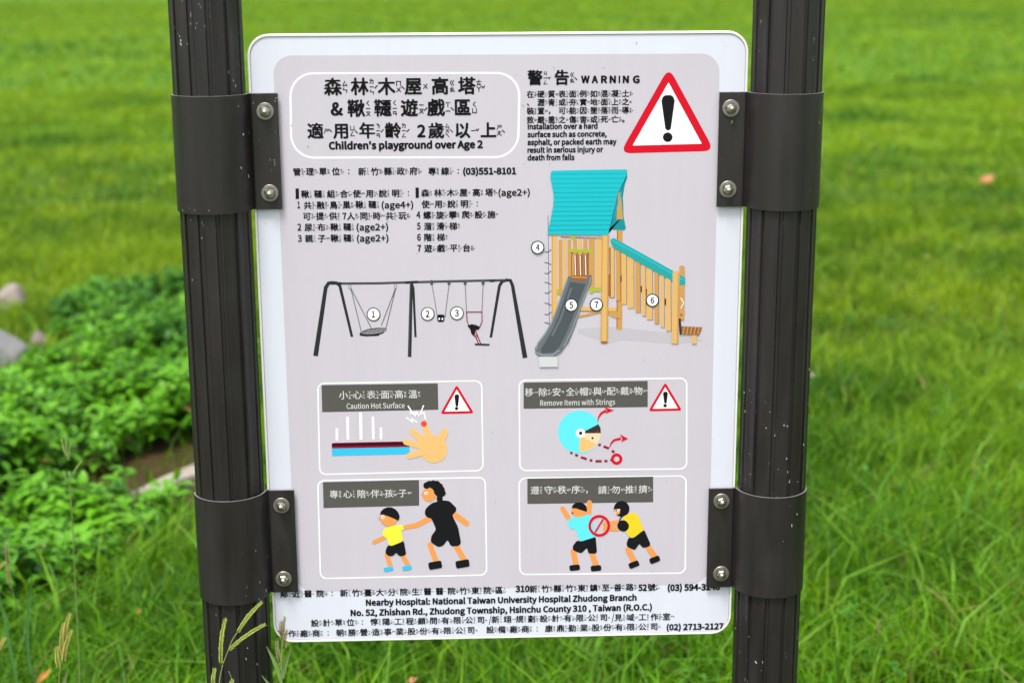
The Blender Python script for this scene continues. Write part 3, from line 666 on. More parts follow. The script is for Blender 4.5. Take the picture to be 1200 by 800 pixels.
for (w_, r, y, mi) in levels:
    rings.append([bm.verts.new((x, y, z)) for x, z in rr_outline(w_, BH-(BW-w_), r)])
for i in range(len(rings)-1):
    n = len(rings[i])
    for k in range(n):
        f = bm.faces.new((rings[i][k], rings[i][(k+1) % n], rings[i+1][(k+1) % n], rings[i+1][k])); f.material_index = 1 if i == 4 or i == 3 else 0
f = bm.faces.new(rings[-1]); f.material_index = 2; f2 = bm.faces.new(rings[0][::-1]); f2.material_index = 0
bmesh.ops.recalc_face_normals(bm, faces=bm.faces)
me = bpy.data.meshes.new('board'); bm.to_mesh(me); bm.free(); smooth(me, 30)
board = link('board', me, [M_RIM, M_BACK, M_BOARD], sign, (0, 0, BZ))

# grey printed panel
pp = Print(H_PANEL); INK['panel'] = M_PANEL
v0 = View(pp)
def board_rr(prt, quad, r, ma):
    View(prt).rrect(quad, r, 0, ma, fill=True, n=10)
board_rr(pp, [(319.6, 65.4), (843.6, 63), (830.2, 684.2), (346.8, 693.2)], 22, 'panel')
pp.build('print_panel', board)

# title frame and text
def P_(h=H_SHAPE): return Print(h)
p = P_(); View(p, 320, 60, 4).rrect([(80, 105), (1156, 103), (1148, 497), (86, 500)], 108, 10, 'white', n=10); p.build('title_frame', board)
def hz(name, *a, **k):
    p = Print(H_TEXT); hanzi(p, *a, **k); return p.build(name, board)
def lt(name, *a, **k):
    p = Print(H_TEXT); latin(p, *a, **k); return p.build(name, board)
def mixed(*items):
    p = Print(H_TEXT)
    for kind, a, k in items: (hanzi if kind == 'h' else latin)(p, *a, **k)
    return p.build('text_line', board)
def Hh(*a, **k): return ('h', a, k)
def Ll(*a, **k): return ('l', a, k)
TB = dict(off=0.032, res=3)
mixed(Hh('森林木屋高塔', 390, 102, 547, 101.3, 20.5, **TB))
mixed(Ll('&', 387.5, 135, 402, 134.8, 14.2, off=0.022, res=3), Hh('鞦韆遊戲區', 417.3, 127.2, 542, 126.6, 20.3, **TB))
mixed(Hh('適用年齡', 369.6, 153.8, 460.4, 153.4, 18.8, **TB), Ll('2', 489, 160.6, 498.8, 160.5, 13.6, off=0.022, res=3), Hh('歲以上', 511.2, 153.3, 572.3, 153.0, 18.8, **TB))
lt('text_line', "Children's playground over Age 2", 385.3, 174.6, 566, 173.7, 8.3, off=0.034)
mixed(Hh('警告', 627, 91.6, 658.3, 91.3, 17.5, off=0.036, res=3))
p = Print(H_TEXT); xx = [680.8, 693.2, 704.2, 714.2, 724.8, 729.6, 741.2]; ww = [10.2, 7.6, 7.4, 7.6, 1.9, 7.4, 8.4]
for ch, x, wd in zip('WARNING', xx, ww): latin(p, ch, x, 97.2, x+wd, 97.2, 8.0, off=0.034)
p.build('text_line', board, 'the word WARNING in spaced black capitals')
S = dict(off=0.030)
hz('text_line', '在硬質表面例如混凝土', 621.5, 110.4, 733, 110.2, 8.4, **S)
hz('text_line', '、瀝青或夯實地面上之', 621.5, 120.2, 733, 119.8, 8.4, **S)
hz('text_line', '裝置，可能因墜落而導', 621.5, 130.0, 733, 129.7, 8.4, **S)
hz('text_line', '致嚴重之傷害或死亡。', 621.5, 140.4, 733, 140.2, 8.4, **S)
for s_, y, x1 in (('Installation over a hard', 151.4, 700.3), ('surface such as concrete,', 160.6, 711), ('asphalt, or packed earth may', 169.7, 722.5), ('result in serious injury or', 178.8, 706.8), ('death from falls', 187.9, 673.3)):
    lt('text_line', s_, 618 if s_[0] != 'I' else 618.3, y, x1, y-0.5, 6.1, off=0.031)
# warning triangles
def triangle(vw, A, B, C, wd, bang, name, rr=0.12):
    cx = (A[0]+B[0]+C[0])/3; cy = (A[1]+B[1]+C[1])/3
    def rnd(scale, k=0.10, n=5):
        P = [(cx+(q[0]-cx)*scale, cy+(q[1]-cy)*scale) for q in (A, C, B)]; out = []
        for i in range(3):
            c = P[i]; a = P[i-1]; b = P[(i+1) % 3]
            p0 = (c[0]+(a[0]-c[0])*k, c[1]+(a[1]-c[1])*k); p1 = (c[0]+(b[0]-c[0])*k, c[1]+(b[1]-c[1])*k)
            for j in range(n+1):
                t = j/n; out.append(((1-t)**2*p0[0]+2*t*(1-t)*c[0]+t*t*p1[0], (1-t)**2*p0[1]+2*t*(1-t)*c[1]+t*t*p1[1]))
        return out
    vw.poly(rnd(1.03, rr), 'red'); vw.poly(rnd(wd, 0.01, 1), 'white')
    (x, y0, y1, wt, wb, dy, dr) = bang
    vw.poly([(x-wt/2, y0+wt*0.42), (x-wt*0.4, y0+wt*0.14), (x-wt*0.2, y0+1), (x+wt*0.2, y0), (x+wt*0.4, y0+wt*0.14), (x+wt/2, y0+wt*0.42), (x+wb/2, y1-wb*0.3), (x+wb*0.25, y1), (x-wb*0.25, y1), (x-wb/2, y1-wb*0.3)], 'black')
    vw.disc(x-2, dy, dr, 'black')
    return vw.p.build(name, board, )
triangle(View(P_(), 600, 60, 4.615), (848, 96), (590, 549), (1087, 536), 0.755, (844, 238, 428, 72, 30, 466, 26), 'warning_triangle')
triangle(View(P_(), 360, 435, 5), (876, 80), (782, 248), (975, 244), 0.77, (877, 134, 206, 28, 14, 217, 10), 'warning_triangle', 0.10)
triangle(View(P_(), 600, 435, 5), (898, 66), (801, 232), (994, 228), 0.77, (899, 118, 188, 28, 14, 200, 10), 'warning_triangle', 0.10)

mixed(Hh('管理單位：', 348, 201.3, 408.8, 201.2, 9.3, **S), Hh('新竹縣政府', 424.4, 201, 484.6, 200.9, 9.3, **S), Hh('專線：', 506.4, 200.8, 536.9, 200.7, 9.3, **S), Ll('(03)551-8101', 542.6, 204.3, 605, 204, 7.2, off=0.034))
p = Print(H_TEXT); View(p).poly([(346.3, 220.9), (350.2, 220.9), (350.4, 233.1), (346.5, 233.1)], 'black'); hanzi(p, '鞦韆組合使用說明：', 357.5, 227.4, 478.8, 226.9, 9.3, **S); p.build('text_line', board)
D9 = dict(off=0.016)
mixed(Ll('1', 348.6, 243.8, 351.9, 243.8, 7.6, **D9), Hh('共融鳥巢鞦韆', 360.6, 240.5, 436.3, 240.2, 9.3, **S), Ll('(age4+)', 447.2, 243.9, 484.4, 243.7, 7.4, off=0.016))
mixed(Hh('可提供', 359.6, 253.5, 390.4, 253.4, 9.3, **S), Ll('7', 401.4, 257, 406, 257, 7.4, **D9), Hh('人同時共玩', 411.3, 253.4, 471.6, 253, 9.3, **S))
mixed(Ll('2', 348.8, 270, 353.3, 270, 7.6, **D9), Hh('尿布鞦韆', 361.5, 266.5, 406.9, 266.3, 9.3, **S), Ll('(age2+)', 417.8, 269.9, 455, 269.7, 7.4, off=0.016))
mixed(Ll('3', 349.3, 283.1, 353.8, 283.1, 7.6, **D9), Hh('親子鞦韆', 362.1, 279.5, 407.1, 279.3, 9.3, **S), Ll('(age2+)', 418.2, 282.9, 455.4, 282.7, 7.4, off=0.016))
p = Print(H_TEXT); View(p).poly([(486.9, 219.8), (490.7, 219.8), (490.9, 231.9), (487.1, 231.9)], 'black'); hanzi(p, '森林木屋高塔', 498.3, 226, 573.2, 225.8, 9.3, **S); latin(p, '(age2+)', 584, 229.4, 621, 229.2, 7.4, off=0.016); p.build('text_line', board)
mixed(Hh('使用說明：', 498.8, 239.3, 559.2, 239.1, 9.3, **S))
mixed(Ll('4', 487.9, 255.5, 492.8, 255.5, 7.6, **D9), Hh('螺旋攀爬設施', 500.6, 252, 575.8, 251.8, 9.3, **S))
mixed(Ll('5', 488.6, 268.7, 493, 268.7, 7.6, **D9), Hh('溜滑梯', 501.3, 265.3, 531.2, 265.2, 9.3, **S))
mixed(Ll('6', 488.8, 281.8, 493.4, 281.8, 7.6, **D9), Hh('階梯', 501.4, 278.3, 516.7, 278.2, 9.3, **S))
mixed(Ll('7', 489, 294.8, 493.6, 294.8, 7.6, **D9), Hh('遊戲平台', 501.7, 291, 546.7, 290.8, 9.3, **S))
# bottom lines
p = Print(H_TEXT); hanzi(p, '鄰近醫院：新竹臺大分院生醫醫院竹東院區', 333, 696.6, 584.8, 690.3, 9.2, **S)
latin(p, '310', 604, 692.9, 620.6, 692.6, 6.9, off=0.034); hanzi(p, '新竹縣竹東鎮至善路', 625, 689.3, 738, 688, 9.2, **S); latin(p, '52', 747.8, 691.5, 758.1, 691.3, 6.9, off=0.034)
hanzi(p, '號', 763.4, 687.7, 763.4, 687.7, 9.2, **S); latin(p, '(03) 594-3248', 782.2, 691.3, 843.8, 690.6, 6.9, off=0.034); p.build('text_line', board)
lt('text_line', 'Nearby Hospital: National Taiwan University Hospital Zhudong Branch', 428.8, 708.6, 746, 703.1, 6.8, off=0.031)
lt('text_line', 'No. 52, Zhishan Rd., Zhudong Township, Hsinchu County 310 , Taiwan (R.O.C.)', 410.9, 720.6, 764, 714.4, 6.8, off=0.031)
p = Print(H_TEXT); hanzi(p, '設計單位：惇陽工程顧問有限公司', 369, 730, 563.5, 725.4, 9.2, off=0.024); latin(p, '/', 572.8, 729.4, 575.8, 729, 8, off=0.004)
hanzi(p, '新翊規劃設計有限公司', 580.6, 725.2, 707.5, 723.2, 9.2, off=0.024); latin(p, '/', 716.7, 727, 719.7, 726.6, 8, off=0.004); hanzi(p, '見域工作室', 724.6, 722.9, 781, 722.3, 9.2, off=0.024); p.build('text_line', board)
p = Print(H_TEXT); hanzi(p, '製作廠商：朝勝營造事業股份有限公司', 328.5, 743.3, 552, 736.9, 9.2, off=0.024)
hanzi(p, '設備廠商：康鼎勤業股份有限公司', 574.4, 736.6, 766.5, 734.4, 9.2, off=0.024); latin(p, '(02) 2713-2127', 781, 737.5, 847.8, 736.5, 6.6, off=0.030); p.build('text_line', board)

def number(vw, x, y, r, d, sw=4.6):
    vw.disc(x, y, r+sw*0.5, 'black', n=28); vw.disc(x, y, r-sw*0.5, 'white', n=28)
    cap = r*0.98/vw.s; w2 = r*(0.22 if d == '1' else 0.31)/vw.s; X = vw.ox+x/vw.s; Y = vw.oy+y/vw.s
    latin(vw.p, d, X-w2-(0.25 if d == '1' else 0), Y+cap/2, X+w2, Y+cap/2, cap, off=0.016)
# swing set picture
p = P_(); v = View(p, 350, 310, 4.2857)
v.stroke([(1050, 76), (1022, 84), (1008, 108), (965, 366)], [16, 16, 15, 13], 'steel')
v.stroke([(160, 90), (190, 92), (207, 106), (268, 363)], [16, 16, 15, 13], 'steel')
v.stroke([(566, 86), (576, 120), (587, 364)], [12, 12, 11], 'steel')
v.stroke([(150, 95), (400, 93), (720, 84), (1068, 77)], 11, 'steel_light'); v.stroke([(150, 99), (400, 97), (720, 88), (1068, 81)], 4, 'steel')
v.stroke([(535, 90), (600, 87)], 13, 'steel'); v.stroke([(960, 82), (985, 81)], 12, 'steel'); v.stroke([(180, 94), (215, 94)], 13, 'steel')
v.stroke([(180, 90), (150, 93), (136, 115), (85, 458)], [14, 17, 19, 24], 'steel')
v.stroke([(1040, 76), (1064, 80), (1074, 105), (1137, 468)], [12, 15, 17, 24], 'steel')
v.stroke([(566, 84), (557, 463)], [15, 18], 'steel'); v.stroke([(562, 90), (553, 460)], 3, 'steel_light')
for a in ([(262, 118), (315, 338)], [(262, 118), (365, 318)], [(486, 120), (415, 306)], [(487, 120), (438, 320)]): v.stroke(a, 3.4, 'steel_light')
for x in (257, 486): v.stroke([(x-4, 98), (x-6, 118), (x+2, 126), (x+6, 112), (x+4, 98)], 2.6, 'rope')
v.disc(368, 342, 63, 'steel', 15, -5); v.disc(378, 333, 66, 'basket', 15, -7); v.stroke([(312, 352), (340, 355), (400, 352)], 9, 'black', cap=True)
for k in range(5): v.stroke([(330+k*22, 344-k*2), (350+k*20, 322-k*1)], 2, 'steel_light')
v.stroke([(316, 340), (350, 325), (400, 318), (440, 319)], 3, 'steel')
for x in (668, 755, 836, 926): v.disc(x, 90, 8, 'steel_light', 14)
for a in ([(669, 98), (697, 262)], [(755, 98), (735, 262)]): v.stroke(a, 3, 'rope')
v.rrect([(695, 250), (733, 250), (731, 287), (697, 287)], 10, 0, 'black', fill=True); v.disc(706, 272, 4, 'white', 6); v.disc(722, 272, 4, 'white', 6)
v.stroke([(836, 98), (843, 236)], 3, 'rope'); v.stroke([(926, 98), (920, 236)], 3, 'rope')
v.stroke([(858, 312), (846, 285), (843, 237), (920, 237), (921, 285), (906, 318), (884, 330)], 4.5, 'crimson')
v.stroke([(878, 335), (904, 398)], 5, 'crimson'); v.stroke([(888, 330), (914, 396)], 5, 'crimson'); v.stroke([(880, 360), (900, 356)], 4, 'crimson')
v.poly([(847, 306), (868, 298), (892, 303), (910, 312), (904, 326), (886, 325), (884, 350), (876, 356), (866, 342), (862, 324)], 'black'); v.stroke([(888, 399), (955, 401)], 8, 'black', cap=True)
number(v, 376, 249, 32, '1'); number(v, 648, 247, 32, '2'); number(v, 795, 243, 32, '3')
p.build('swing_set_picture', board, 'small picture of a dark swing set with a nest swing and two seats')

# play tower picture
p = P_(); v = View(p, 610, 190, 3.2)
v.poly([(215, 625), (330, 615), (560, 640), (690, 668), (590, 682), (380, 665), (330, 678), (215, 640)], 'shade')
v.stroke([(103, 200), (105, 400), (108, 606)], 2, 'steel_light')
for k, y in enumerate((336, 376, 416, 450, 490, 528, 570, 601)): v.stroke([(90, y), (102, y+2), (115, y+9 if k % 2 else y-8)], 3.4, 'steel_light')
v.stroke([(372, 150), (370, 628)], 22, 'wood_mid'); v.stroke([(364, 208), (362, 620)], 4, 'wood_dark')
v.poly([(398, 27), (400, 58), (390, 88), (384, 130), (386, 200), (395, 248), (388, 256), (330, 252), (330, 268), (345, 200), (362, 130), (384, 78)], 'teal_dark')
v.poly([(366, 115), (375, 115), (384, 214), (360, 214)], 'wood_mid'); v.stroke([(378, 110), (350, 210)], 4, 'teal_mid')
v.poly([(188, 330), (256, 330), (256, 440), (188, 440)], 'brown')
v.stroke([(128, 268), (127, 590)], 21, 'wood'); v.stroke([(119, 270), (118, 590)], 4, 'wood_mid')
for k, (x, w_, y1) in enumerate(((150, 15, 500), (166, 14, 495), (183, 15, 455))):
    v.stroke([(x, 290 if k != 1 else 286), (x, y1)], w_-1.5, 'wood' if k % 2 else 'wood_mid')
for k, x in enumerate((204, 223, 243)): v.stroke([(x, 290), (x, 345)], 15, 'wood' if k % 2 else 'wood_mid'); v.stroke([(x-7, 345), (x-7, 425)], 7, 'wood_dark' if k else 'wood_mid'); v.stroke([(x, 348), (x+2, 424)], 3, 'white')
for k, (x, w_) in enumerate(((267, 22), (293, 22))): v.stroke([(x, 288), (x, 470)], w_, 'wood' if k else 'wood_mid'); v.disc(x, 289, w_/2, 'wood' if k else 'wood_mid', 5)
v.stroke([(150, 280), (310, 286)], 4, 'wood_dark')
v.stroke([(182, 331), (267, 333)], 12, 'olive', cap=True); v.stroke([(190, 276), (205, 284)], 14, 'olive'); v.stroke([(140, 475), (140, 495)], 10, 'olive')
v.poly([(258, 470), (300, 470), (300, 484), (272, 486), (270, 492), (258, 492)], 'olive')
v.stroke([(215, 549), (358, 552)], 15, 'wood'); v.stroke([(215, 557), (358, 560)], 3, 'wood_dark'); v.stroke([(205, 580), (250, 572), (305, 558)], 9, 'wood_mid')
v.poly([(330, 560), (378, 560), (375, 584), (352, 584), (330, 572)], 'wood_mid')
v.stroke([(202, 570), (202, 612)], 5, 'wood_dark')
v.stroke([(341, 320), (343, 508)], 18, 'wood_dark'); v.stroke([(333, 420), (333, 500)], 8, 'brown')
pl = [(345, 14), (366, 17), (388, 19), (413, 25), (440, 19), (462, 15), (484, 22), (510, 17), (532, 15), (555, 19)]
for k, (x, w_) in enumerate(pl):
    top = 306+(x-340)*0.52; bot = (506+(x-345)*0.60)
    v.stroke([(x, top), (x+1, bot)], w_, ('wood', 'wood_mid', 'wood')[k % 3]); v.stroke([(x+w_/2-1, top+10), (x+w_/2, bot)], 2, 'wood_dark')
    if k in (1, 4, 5, 8): v.stroke([(x+w_/2+3, top+105), (x+w_/2+3, top+128)], 5, 'hair')
v.stroke([(318, 270), (313, 676)], 27, 'wood'); v.stroke([(328, 274), (324, 674)], 6, 'wood_mid'); v.stroke([(307, 272), (302, 674)], 4, 'wood_mid'); v.disc(313, 674, 13, 'brown', 4)
v.stroke([(605, 392), (604, 590)], 19, 'wood_mid'); v.disc(605, 392, 9, 'wood_mid', 5)
v.poly([(336, 290), (350, 284), (470, 350), (616, 432), (617, 458), (600, 462), (470, 392), (345, 318)], 'teal_rail'); v.stroke([(342, 292), (470, 360), (612, 442)], 5, 'teal')
v.stroke([(583, 412), (578, 680)], 25, 'wood'); v.stroke([(592, 415), (588, 678)], 5, 'wood_mid'); v.disc(583, 412, 12, 'wood', 5)
v.stroke([(600, 508), (612, 526), (600, 548)], 3, 'white'); v.stroke([(597, 572), (607, 572)], 10, 'wood_dark')
v.poly([(600, 614), (681, 618), (668, 648), (596, 644)], 'brown')
for k in range(5): v.stroke([(614+k*14, 616), (608+k*14, 645)], 4, 'wood_mid')
v.stroke([(651, 648), (650, 680)], 17, 'wood'); v.stroke([(596, 585), (600, 645)], 8, 'hair')
# roof
roof = [(118, 32), (258, 29), (397, 27), (397, 48), (384, 78), (366, 112), (354, 150), (344, 200), (330, 262), (330, 273), (103, 271), (104, 250), (112, 215), (122, 165), (124, 130), (119, 95), (112, 62), (113, 40)]
v.poly(roof, 'teal')
def roof_x(y):
    L = [(32, 118), (62, 113), (95, 119), (130, 124), (165, 122), (215, 112), (250, 105), (271, 103)]; Rr = [(27, 397), (48, 397), (78, 384), (112, 366), (150, 354), (200, 344), (262, 331), (273, 330)]
    f = lambda T: next((a[1]+(b[1]-a[1])*(y-a[0])/(b[0]-a[0]) for a, b in zip(T, T[1:]) if a[0] <= y <= b[0]), T[-1][1]); return f(L), f(Rr)
for k in range(13):
    y = 44+k*17.4; a_, b_ = roof_x(y); v.stroke([(a_+1, y+1), (b_-1, y-1)], 3.2, 'teal_mid')
# slide
v.poly([(178, 428), (192, 426), (197, 440), (246, 446), (250, 424), (266, 422), (264, 450), (246, 492), (226, 545), (204, 612), (180, 672), (150, 712), (120, 730), (78, 731), (56, 716), (54, 696), (70, 668), (98, 634), (118, 594), (136, 548), (158, 484)], 'slide')
v.poly([(186, 448), (244, 456), (222, 512), (196, 580), (172, 640), (146, 690), (124, 712), (80, 716), (76, 700), (98, 664), (122, 622), (144, 570), (164, 512)], 'slide_in')
v.stroke([(176, 436), (158, 486), (136, 550), (116, 600), (92, 642), (66, 676), (58, 700)], 5, 'slide_hi'); v.stroke([(262, 430), (258, 455), (238, 505), (216, 565), (190, 634), (162, 690)], 4, 'slide_hi')
v.stroke([(190, 470), (170, 530), (148, 590), (118, 650)], 8, 'slide'); v.poly([(190, 424), (252, 426), (248, 447), (196, 444)], 'brown'); v.stroke([(192, 430), (250, 432)], 4, 'wood_mid')
v.poly([(68, 728), (138, 728), (140, 766), (70, 767)], 'haze')
v.stroke([(58, 712), (80, 722), (120, 722), (146, 704)], 6, 'slide_hi')
for x, y, d in ((64, 319, '4'), (190, 535, '5'), (494, 517, '6'), (284, 533, '7')): number(v, x, y, 23, d, 4.0)
p.build('play_tower_picture', board, 'small picture of a wooden play tower with turquoise roof and grey slide')

# pictogram boxes
def box(ox, oy, sc, frame, lab, label=None):
    p = P_(); v = View(p, ox, oy, sc); v.rrect(frame, 38, 8, 'white'); p.build('pictogram_frame', board)
    p = P_(H_SHAPE+0.00005); v = View(p, ox, oy, sc); v.poly(lab, 'label'); p.build('caption_plate', board)
box(360, 435, 5, [(62, 70), (1022, 55), (1030, 580), (74, 603)], [(84, 80), (765, 70), (768, 224), (88, 238)])
box(600, 435, 5, [(42, 52), (1024, 40), (1023, 570), (46, 580)], [(68, 65), (795, 55), (795, 208), (68, 218)])
box(360, 550, 5, [(62, 64), (1043, 45), (1052, 616), (78, 637)], [(92, 73), (655, 60), (656, 210), (96, 224)])
box(600, 550, 5, [(42, 50), (1020, 36), (1015, 605), (46, 613)], [(90, 52), (827, 40), (827, 190), (90, 200)])
WT = dict(ma='print_white', off=0.008)
mixed(Hh('小心表面高溫', 402.5, 462.8, 483.8, 461.8, 10.6, **WT)); lt('text_line', 'Caution Hot Surface', 406.2, 478.9, 474.3, 477.6, 6.2, ma='print_white', off=0.0)
mixed(Hh('移除安全帽與配戴物', 620.2, 459.3, 748, 458.2, 10.4, **WT)); lt('text_line', 'Remove Items with Strings', 633, 475, 720.8, 473.8, 6.2, ma='print_white', off=0.0)
mixed(Hh('專心陪伴孩子', 391.3, 579, 471.8, 577.6, 10.4, **WT))
mixed(Hh('遵守秩序', 626.8, 574, 674.8, 573.6, 10.4, **WT), Hh('，', 690.5, 573.4, 690.5, 573.4, 10, **WT), Hh('請勿推擠', 706, 573.6, 753.4, 573.2, 10.4, **WT))

HP = H_SHAPE+0.00005
p = P_(HP); v = View(p, 360, 435, 5)
for x0, y0, x1, y1, w_ in ((174, 332, 174, 403, 15), (236, 264, 239, 400, 15), (313, 240, 316, 398, 17), (385, 264, 388, 397, 15), (432, 328, 433, 397, 14)): v.stroke([(x0, y0), (x1, y1)], w_, 'white')
v.stroke([(158, 413), (565, 405)], 6, 'pink'); v.poly([(144, 424), (152, 419), (560, 410), (572, 416), (600, 434), (600, 445), (145, 450)], 'maroon'); v.poly([(146, 440), (598, 431), (600, 441), (146, 451)], 'crimson')
v.poly([(145, 451), (600, 442), (600, 478), (578, 484), (150, 494), (146, 490)], 'cyan')
for a in ([(590, 200), (612, 234), (606, 246), (640, 240), (632, 262)], [(580, 268), (618, 298), (612, 276), (645, 298)], [(682, 198), (662, 250), (684, 240), (694, 280)], [(604, 232), (626, 252), (640, 236), (656, 262)]): v.stroke(a, 8, 'white')
v.disc(742, 455, 80, 'hand', n=32)
v.poly([(672, 395), (745, 372), (800, 385), (815, 430), (770, 500), (690, 480)], 'hand')
for a, w_ in (([(613, 350), (690, 408)], [34, 42]), ([(686, 312), (716, 390)], [30, 44]), ([(804, 354), (782, 408)], [44, 46]), ([(578, 412), (680, 436)], [34, 42]), ([(597, 494), (690, 468)], [34, 42])): v.stroke(a, w_, 'hand', cap=True)
v.disc(684, 306, 17, 'dot'); p.build('hot_surface_pictogram', board, 'picture of an orange hand touching a hot striped surface')

p = P_(HP); v = View(p, 600, 435, 5)
v.disc(395, 354, 126, 'aqua', n=44)
v.poly([(400, 360), (430, 348), (508, 308), (519, 330), (521, 355), (516, 390), (495, 430), (460, 458), (420, 470), (395, 470)], 'skin_pale')
v.poly([(398, 365), (415, 385), (492, 424), (462, 455), (425, 469), (394, 470)], 'hand'); v.poly([(428, 349), (507, 308), (519, 333), (520, 361), (425, 362)], 'hair')
v.disc(401, 361, 27, 'white'); v.disc(402, 361, 10, 'black'); v.disc(472, 390, 6.5, 'black')
for x, y, l, a in ((348, 477, 14, 20), (378, 490, 18, 20), (420, 507, 36, 18), (463, 520, 16, 8), (507, 525, 36, 0), (550, 524, 18, 0), (584, 518, 18, -8), (513, 429, 16, -15), (552, 444, 34, 20), (592, 468, 18, 40)):
    dx, dy = l/2*cos(radians(a)), l/2*sin(radians(a)); v.stroke([(x-dx, y-dy), (x+dx, y+dy)], 14, 'crimson')
v.ring(613, 512, 25, 17, 'red')
v.stroke([(501, 296), (507, 268), (522, 245), (552, 228)], [3, 9, 13, 15], 'red'); v.poly([(540, 208), (598, 227), (548, 247), (558, 228)], 'red')
v.stroke([(572, 446), (580, 420), (598, 402), (638, 392)], [3, 9, 13, 15], 'red'); v.poly([(630, 367), (681, 393), (640, 413), (646, 392)], 'red')
p.build('helmet_pictogram', board, 'picture of a helmeted head with a dotted drawstring')

p = P_(HP); v = View(p, 360, 550, 5)
def limb(pts, w_, ma='skin'): v.stroke(pts, w_, ma, cap=True)
def rpoly(pts, ma, r=10):                       # polygon with softened corners
    out = []; n = len(pts)
    for i in range(n):
        a, c, b = pts[i-1], pts[i], pts[(i+1) % n]
        la = math.hypot(a[0]-c[0], a[1]-c[1]); lb = math.hypot(b[0]-c[0], b[1]-c[1]); ka = min(0.45, r/la); kb = min(0.45, r/lb)
        p0 = (c[0]+(a[0]-c[0])*ka, c[1]+(a[1]-c[1])*ka); p1 = (c[0]+(b[0]-c[0])*kb, c[1]+(b[1]-c[1])*kb)
        for j in range(4): t = j/3; out.append(((1-t)**2*p0[0]+2*t*(1-t)*c[0]+t*t*p1[0], (1-t)**2*p0[1]+2*t*(1-t)*c[1]+t*t*p1[1]))
    v.poly(out, ma)
def shoe(x, y, w_, h, rot, ma='black'):
    c, s_ = cos(radians(rot)), sin(radians(rot)); rpoly([(x+a*w_/2*c-b*h/2*s_, y+a*w_/2*s_+b*h/2*c) for a, b in ((-1, -1), (1, -1), (1, 1), (-1, 1))], ma, 12)
limb([(720, 440), (754, 535)], 32); limb([(872, 445), (918, 525)], 34); limb([(862, 262), (934, 314)], 34)
limb([(718, 285), (640, 325), (572, 338)], [34, 30, 26])
limb([(452, 397), (392, 424)], 24); limb([(466, 498), (486, 560)], 26); limb([(560, 505), (588, 552)], 28)
v.disc(714, 145, 43, 'skin', 41); v.disc(678, 147, 9, 'skin', 12)
rpoly([(728, 195), (790, 178), (832, 182), (874, 222), (872, 245), (848, 264), (884, 335), (902, 430), (886, 446), (842, 448), (822, 408), (800, 442), (770, 454), (722, 422), (728, 385), (756, 350), (728, 284), (708, 282), (688, 262), (692, 230)], 'black', 14)
for x, y, r in ((700, 92, 20), (716, 84, 20), (738, 82, 21), (760, 84, 20), (776, 98, 20), (786, 116, 20), (792, 136, 20), (778, 148, 20), (776, 170, 18), (754, 104, 22), (766, 128, 24), (734, 92, 18)): v.disc(x, y, r, 'black', n=14)
v.poly([(740, 96), (780, 110), (796, 200), (762, 205), (760, 150), (748, 118)], 'black')
v.disc(697, 137, 11, 'white', 9); v.disc(697, 138, 4, 'black')
shoe(750, 558, 78, 44, -10); shoe(910, 550, 80, 44, -10)
v.disc(478, 280, 52, 'skin', 50); v.disc(425, 282, 9, 'skin', 9)
v.poly([(426, 262), (432, 243), (448, 228), (470, 219), (492, 219), (515, 229), (532, 247), (541, 270), (540, 285), (532, 297), (505, 284), (470, 270), (445, 262)], 'black')
v.disc(443, 277, 11, 'white', 10); v.disc(444, 278, 4, 'black')
rpoly([(452, 345), (498, 326), (558, 322), (570, 346), (550, 356), (562, 414), (545, 426), (490, 446), (478, 435), (466, 400), (444, 386), (440, 368)], 'yellow', 8)
rpoly([(474, 440), (495, 445), (566, 416), (580, 492), (560, 506), (534, 502), (522, 482), (505, 502), (480, 506), (458, 488), (462, 462)], 'black', 10)
shoe(476, 580, 56, 24, -10, 'cyan'); shoe(585, 573, 54, 26, -12, 'cyan')
p.build('adult_and_child_pictogram', board, 'picture of an adult in black holding the hand of a child')

p = P_(HP); v = View(p, 600, 550, 5)
limb([(296, 228), (330, 282)], 30); limb([(454, 192), (450, 250)], 30); limb([(360, 478), (374, 555)], 34); limb([(470, 495), (490, 555)], 34)
v.disc(395, 236, 46, 'skin', 44); v.disc(352, 250, 8, 'skin', 10)
v.poly([(349, 225), (356, 206), (372, 194), (395, 190), (418, 196), (434, 212), (440, 232), (438, 246), (410, 238), (375, 226)], 'black'); v.disc(355, 254, 5, 'hair')
rpoly([(324, 296), (348, 284), (362, 276), (400, 278), (450, 260), (470, 290), (472, 320), (492, 382), (480, 402), (402, 420), (382, 380), (374, 348), (334, 342)], 'aqua', 10)
rpoly([(382, 412), (404, 420), (490, 392), (498, 482), (484, 492), (446, 490), (440, 456), (406, 490), (358, 472), (354, 448)], 'black', 12)
shoe(367, 573, 62, 34, -6); shoe(492, 576, 62, 34, -6)
limb([(622, 308), (545, 318)], 28); limb([(618, 345), (545, 345)], 26); limb([(680, 468), (712, 530)], 34); limb([(802, 458), (834, 505)], 34)
v.disc(642, 228, 46, 'black', 46); v.poly([(600, 232), (634, 228), (630, 256), (616, 266), (602, 258)], 'skin_pale'); v.poly([(604, 244), (622, 248), (634, 236), (624, 268), (612, 266)], 'skin')
v.disc(610, 238, 5, 'black'); v.stroke([(618, 262), (640, 272), (660, 262)], 8, 'black')
rpoly([(650, 272), (716, 248), (734, 262), (772, 345), (764, 366), (704, 400), (682, 386), (648, 330)], 'amber', 14)
rpoly([(626, 298), (660, 292), (686, 318), (684, 345), (660, 364), (628, 354), (614, 330)], 'black', 16); v.stroke([(650, 268), (634, 285), (628, 300)], 6, 'black')
rpoly([(684, 394), (706, 402), (774, 350), (812, 436), (800, 452), (764, 456), (746, 430), (720, 470), (676, 452), (670, 430)], 'black', 12)
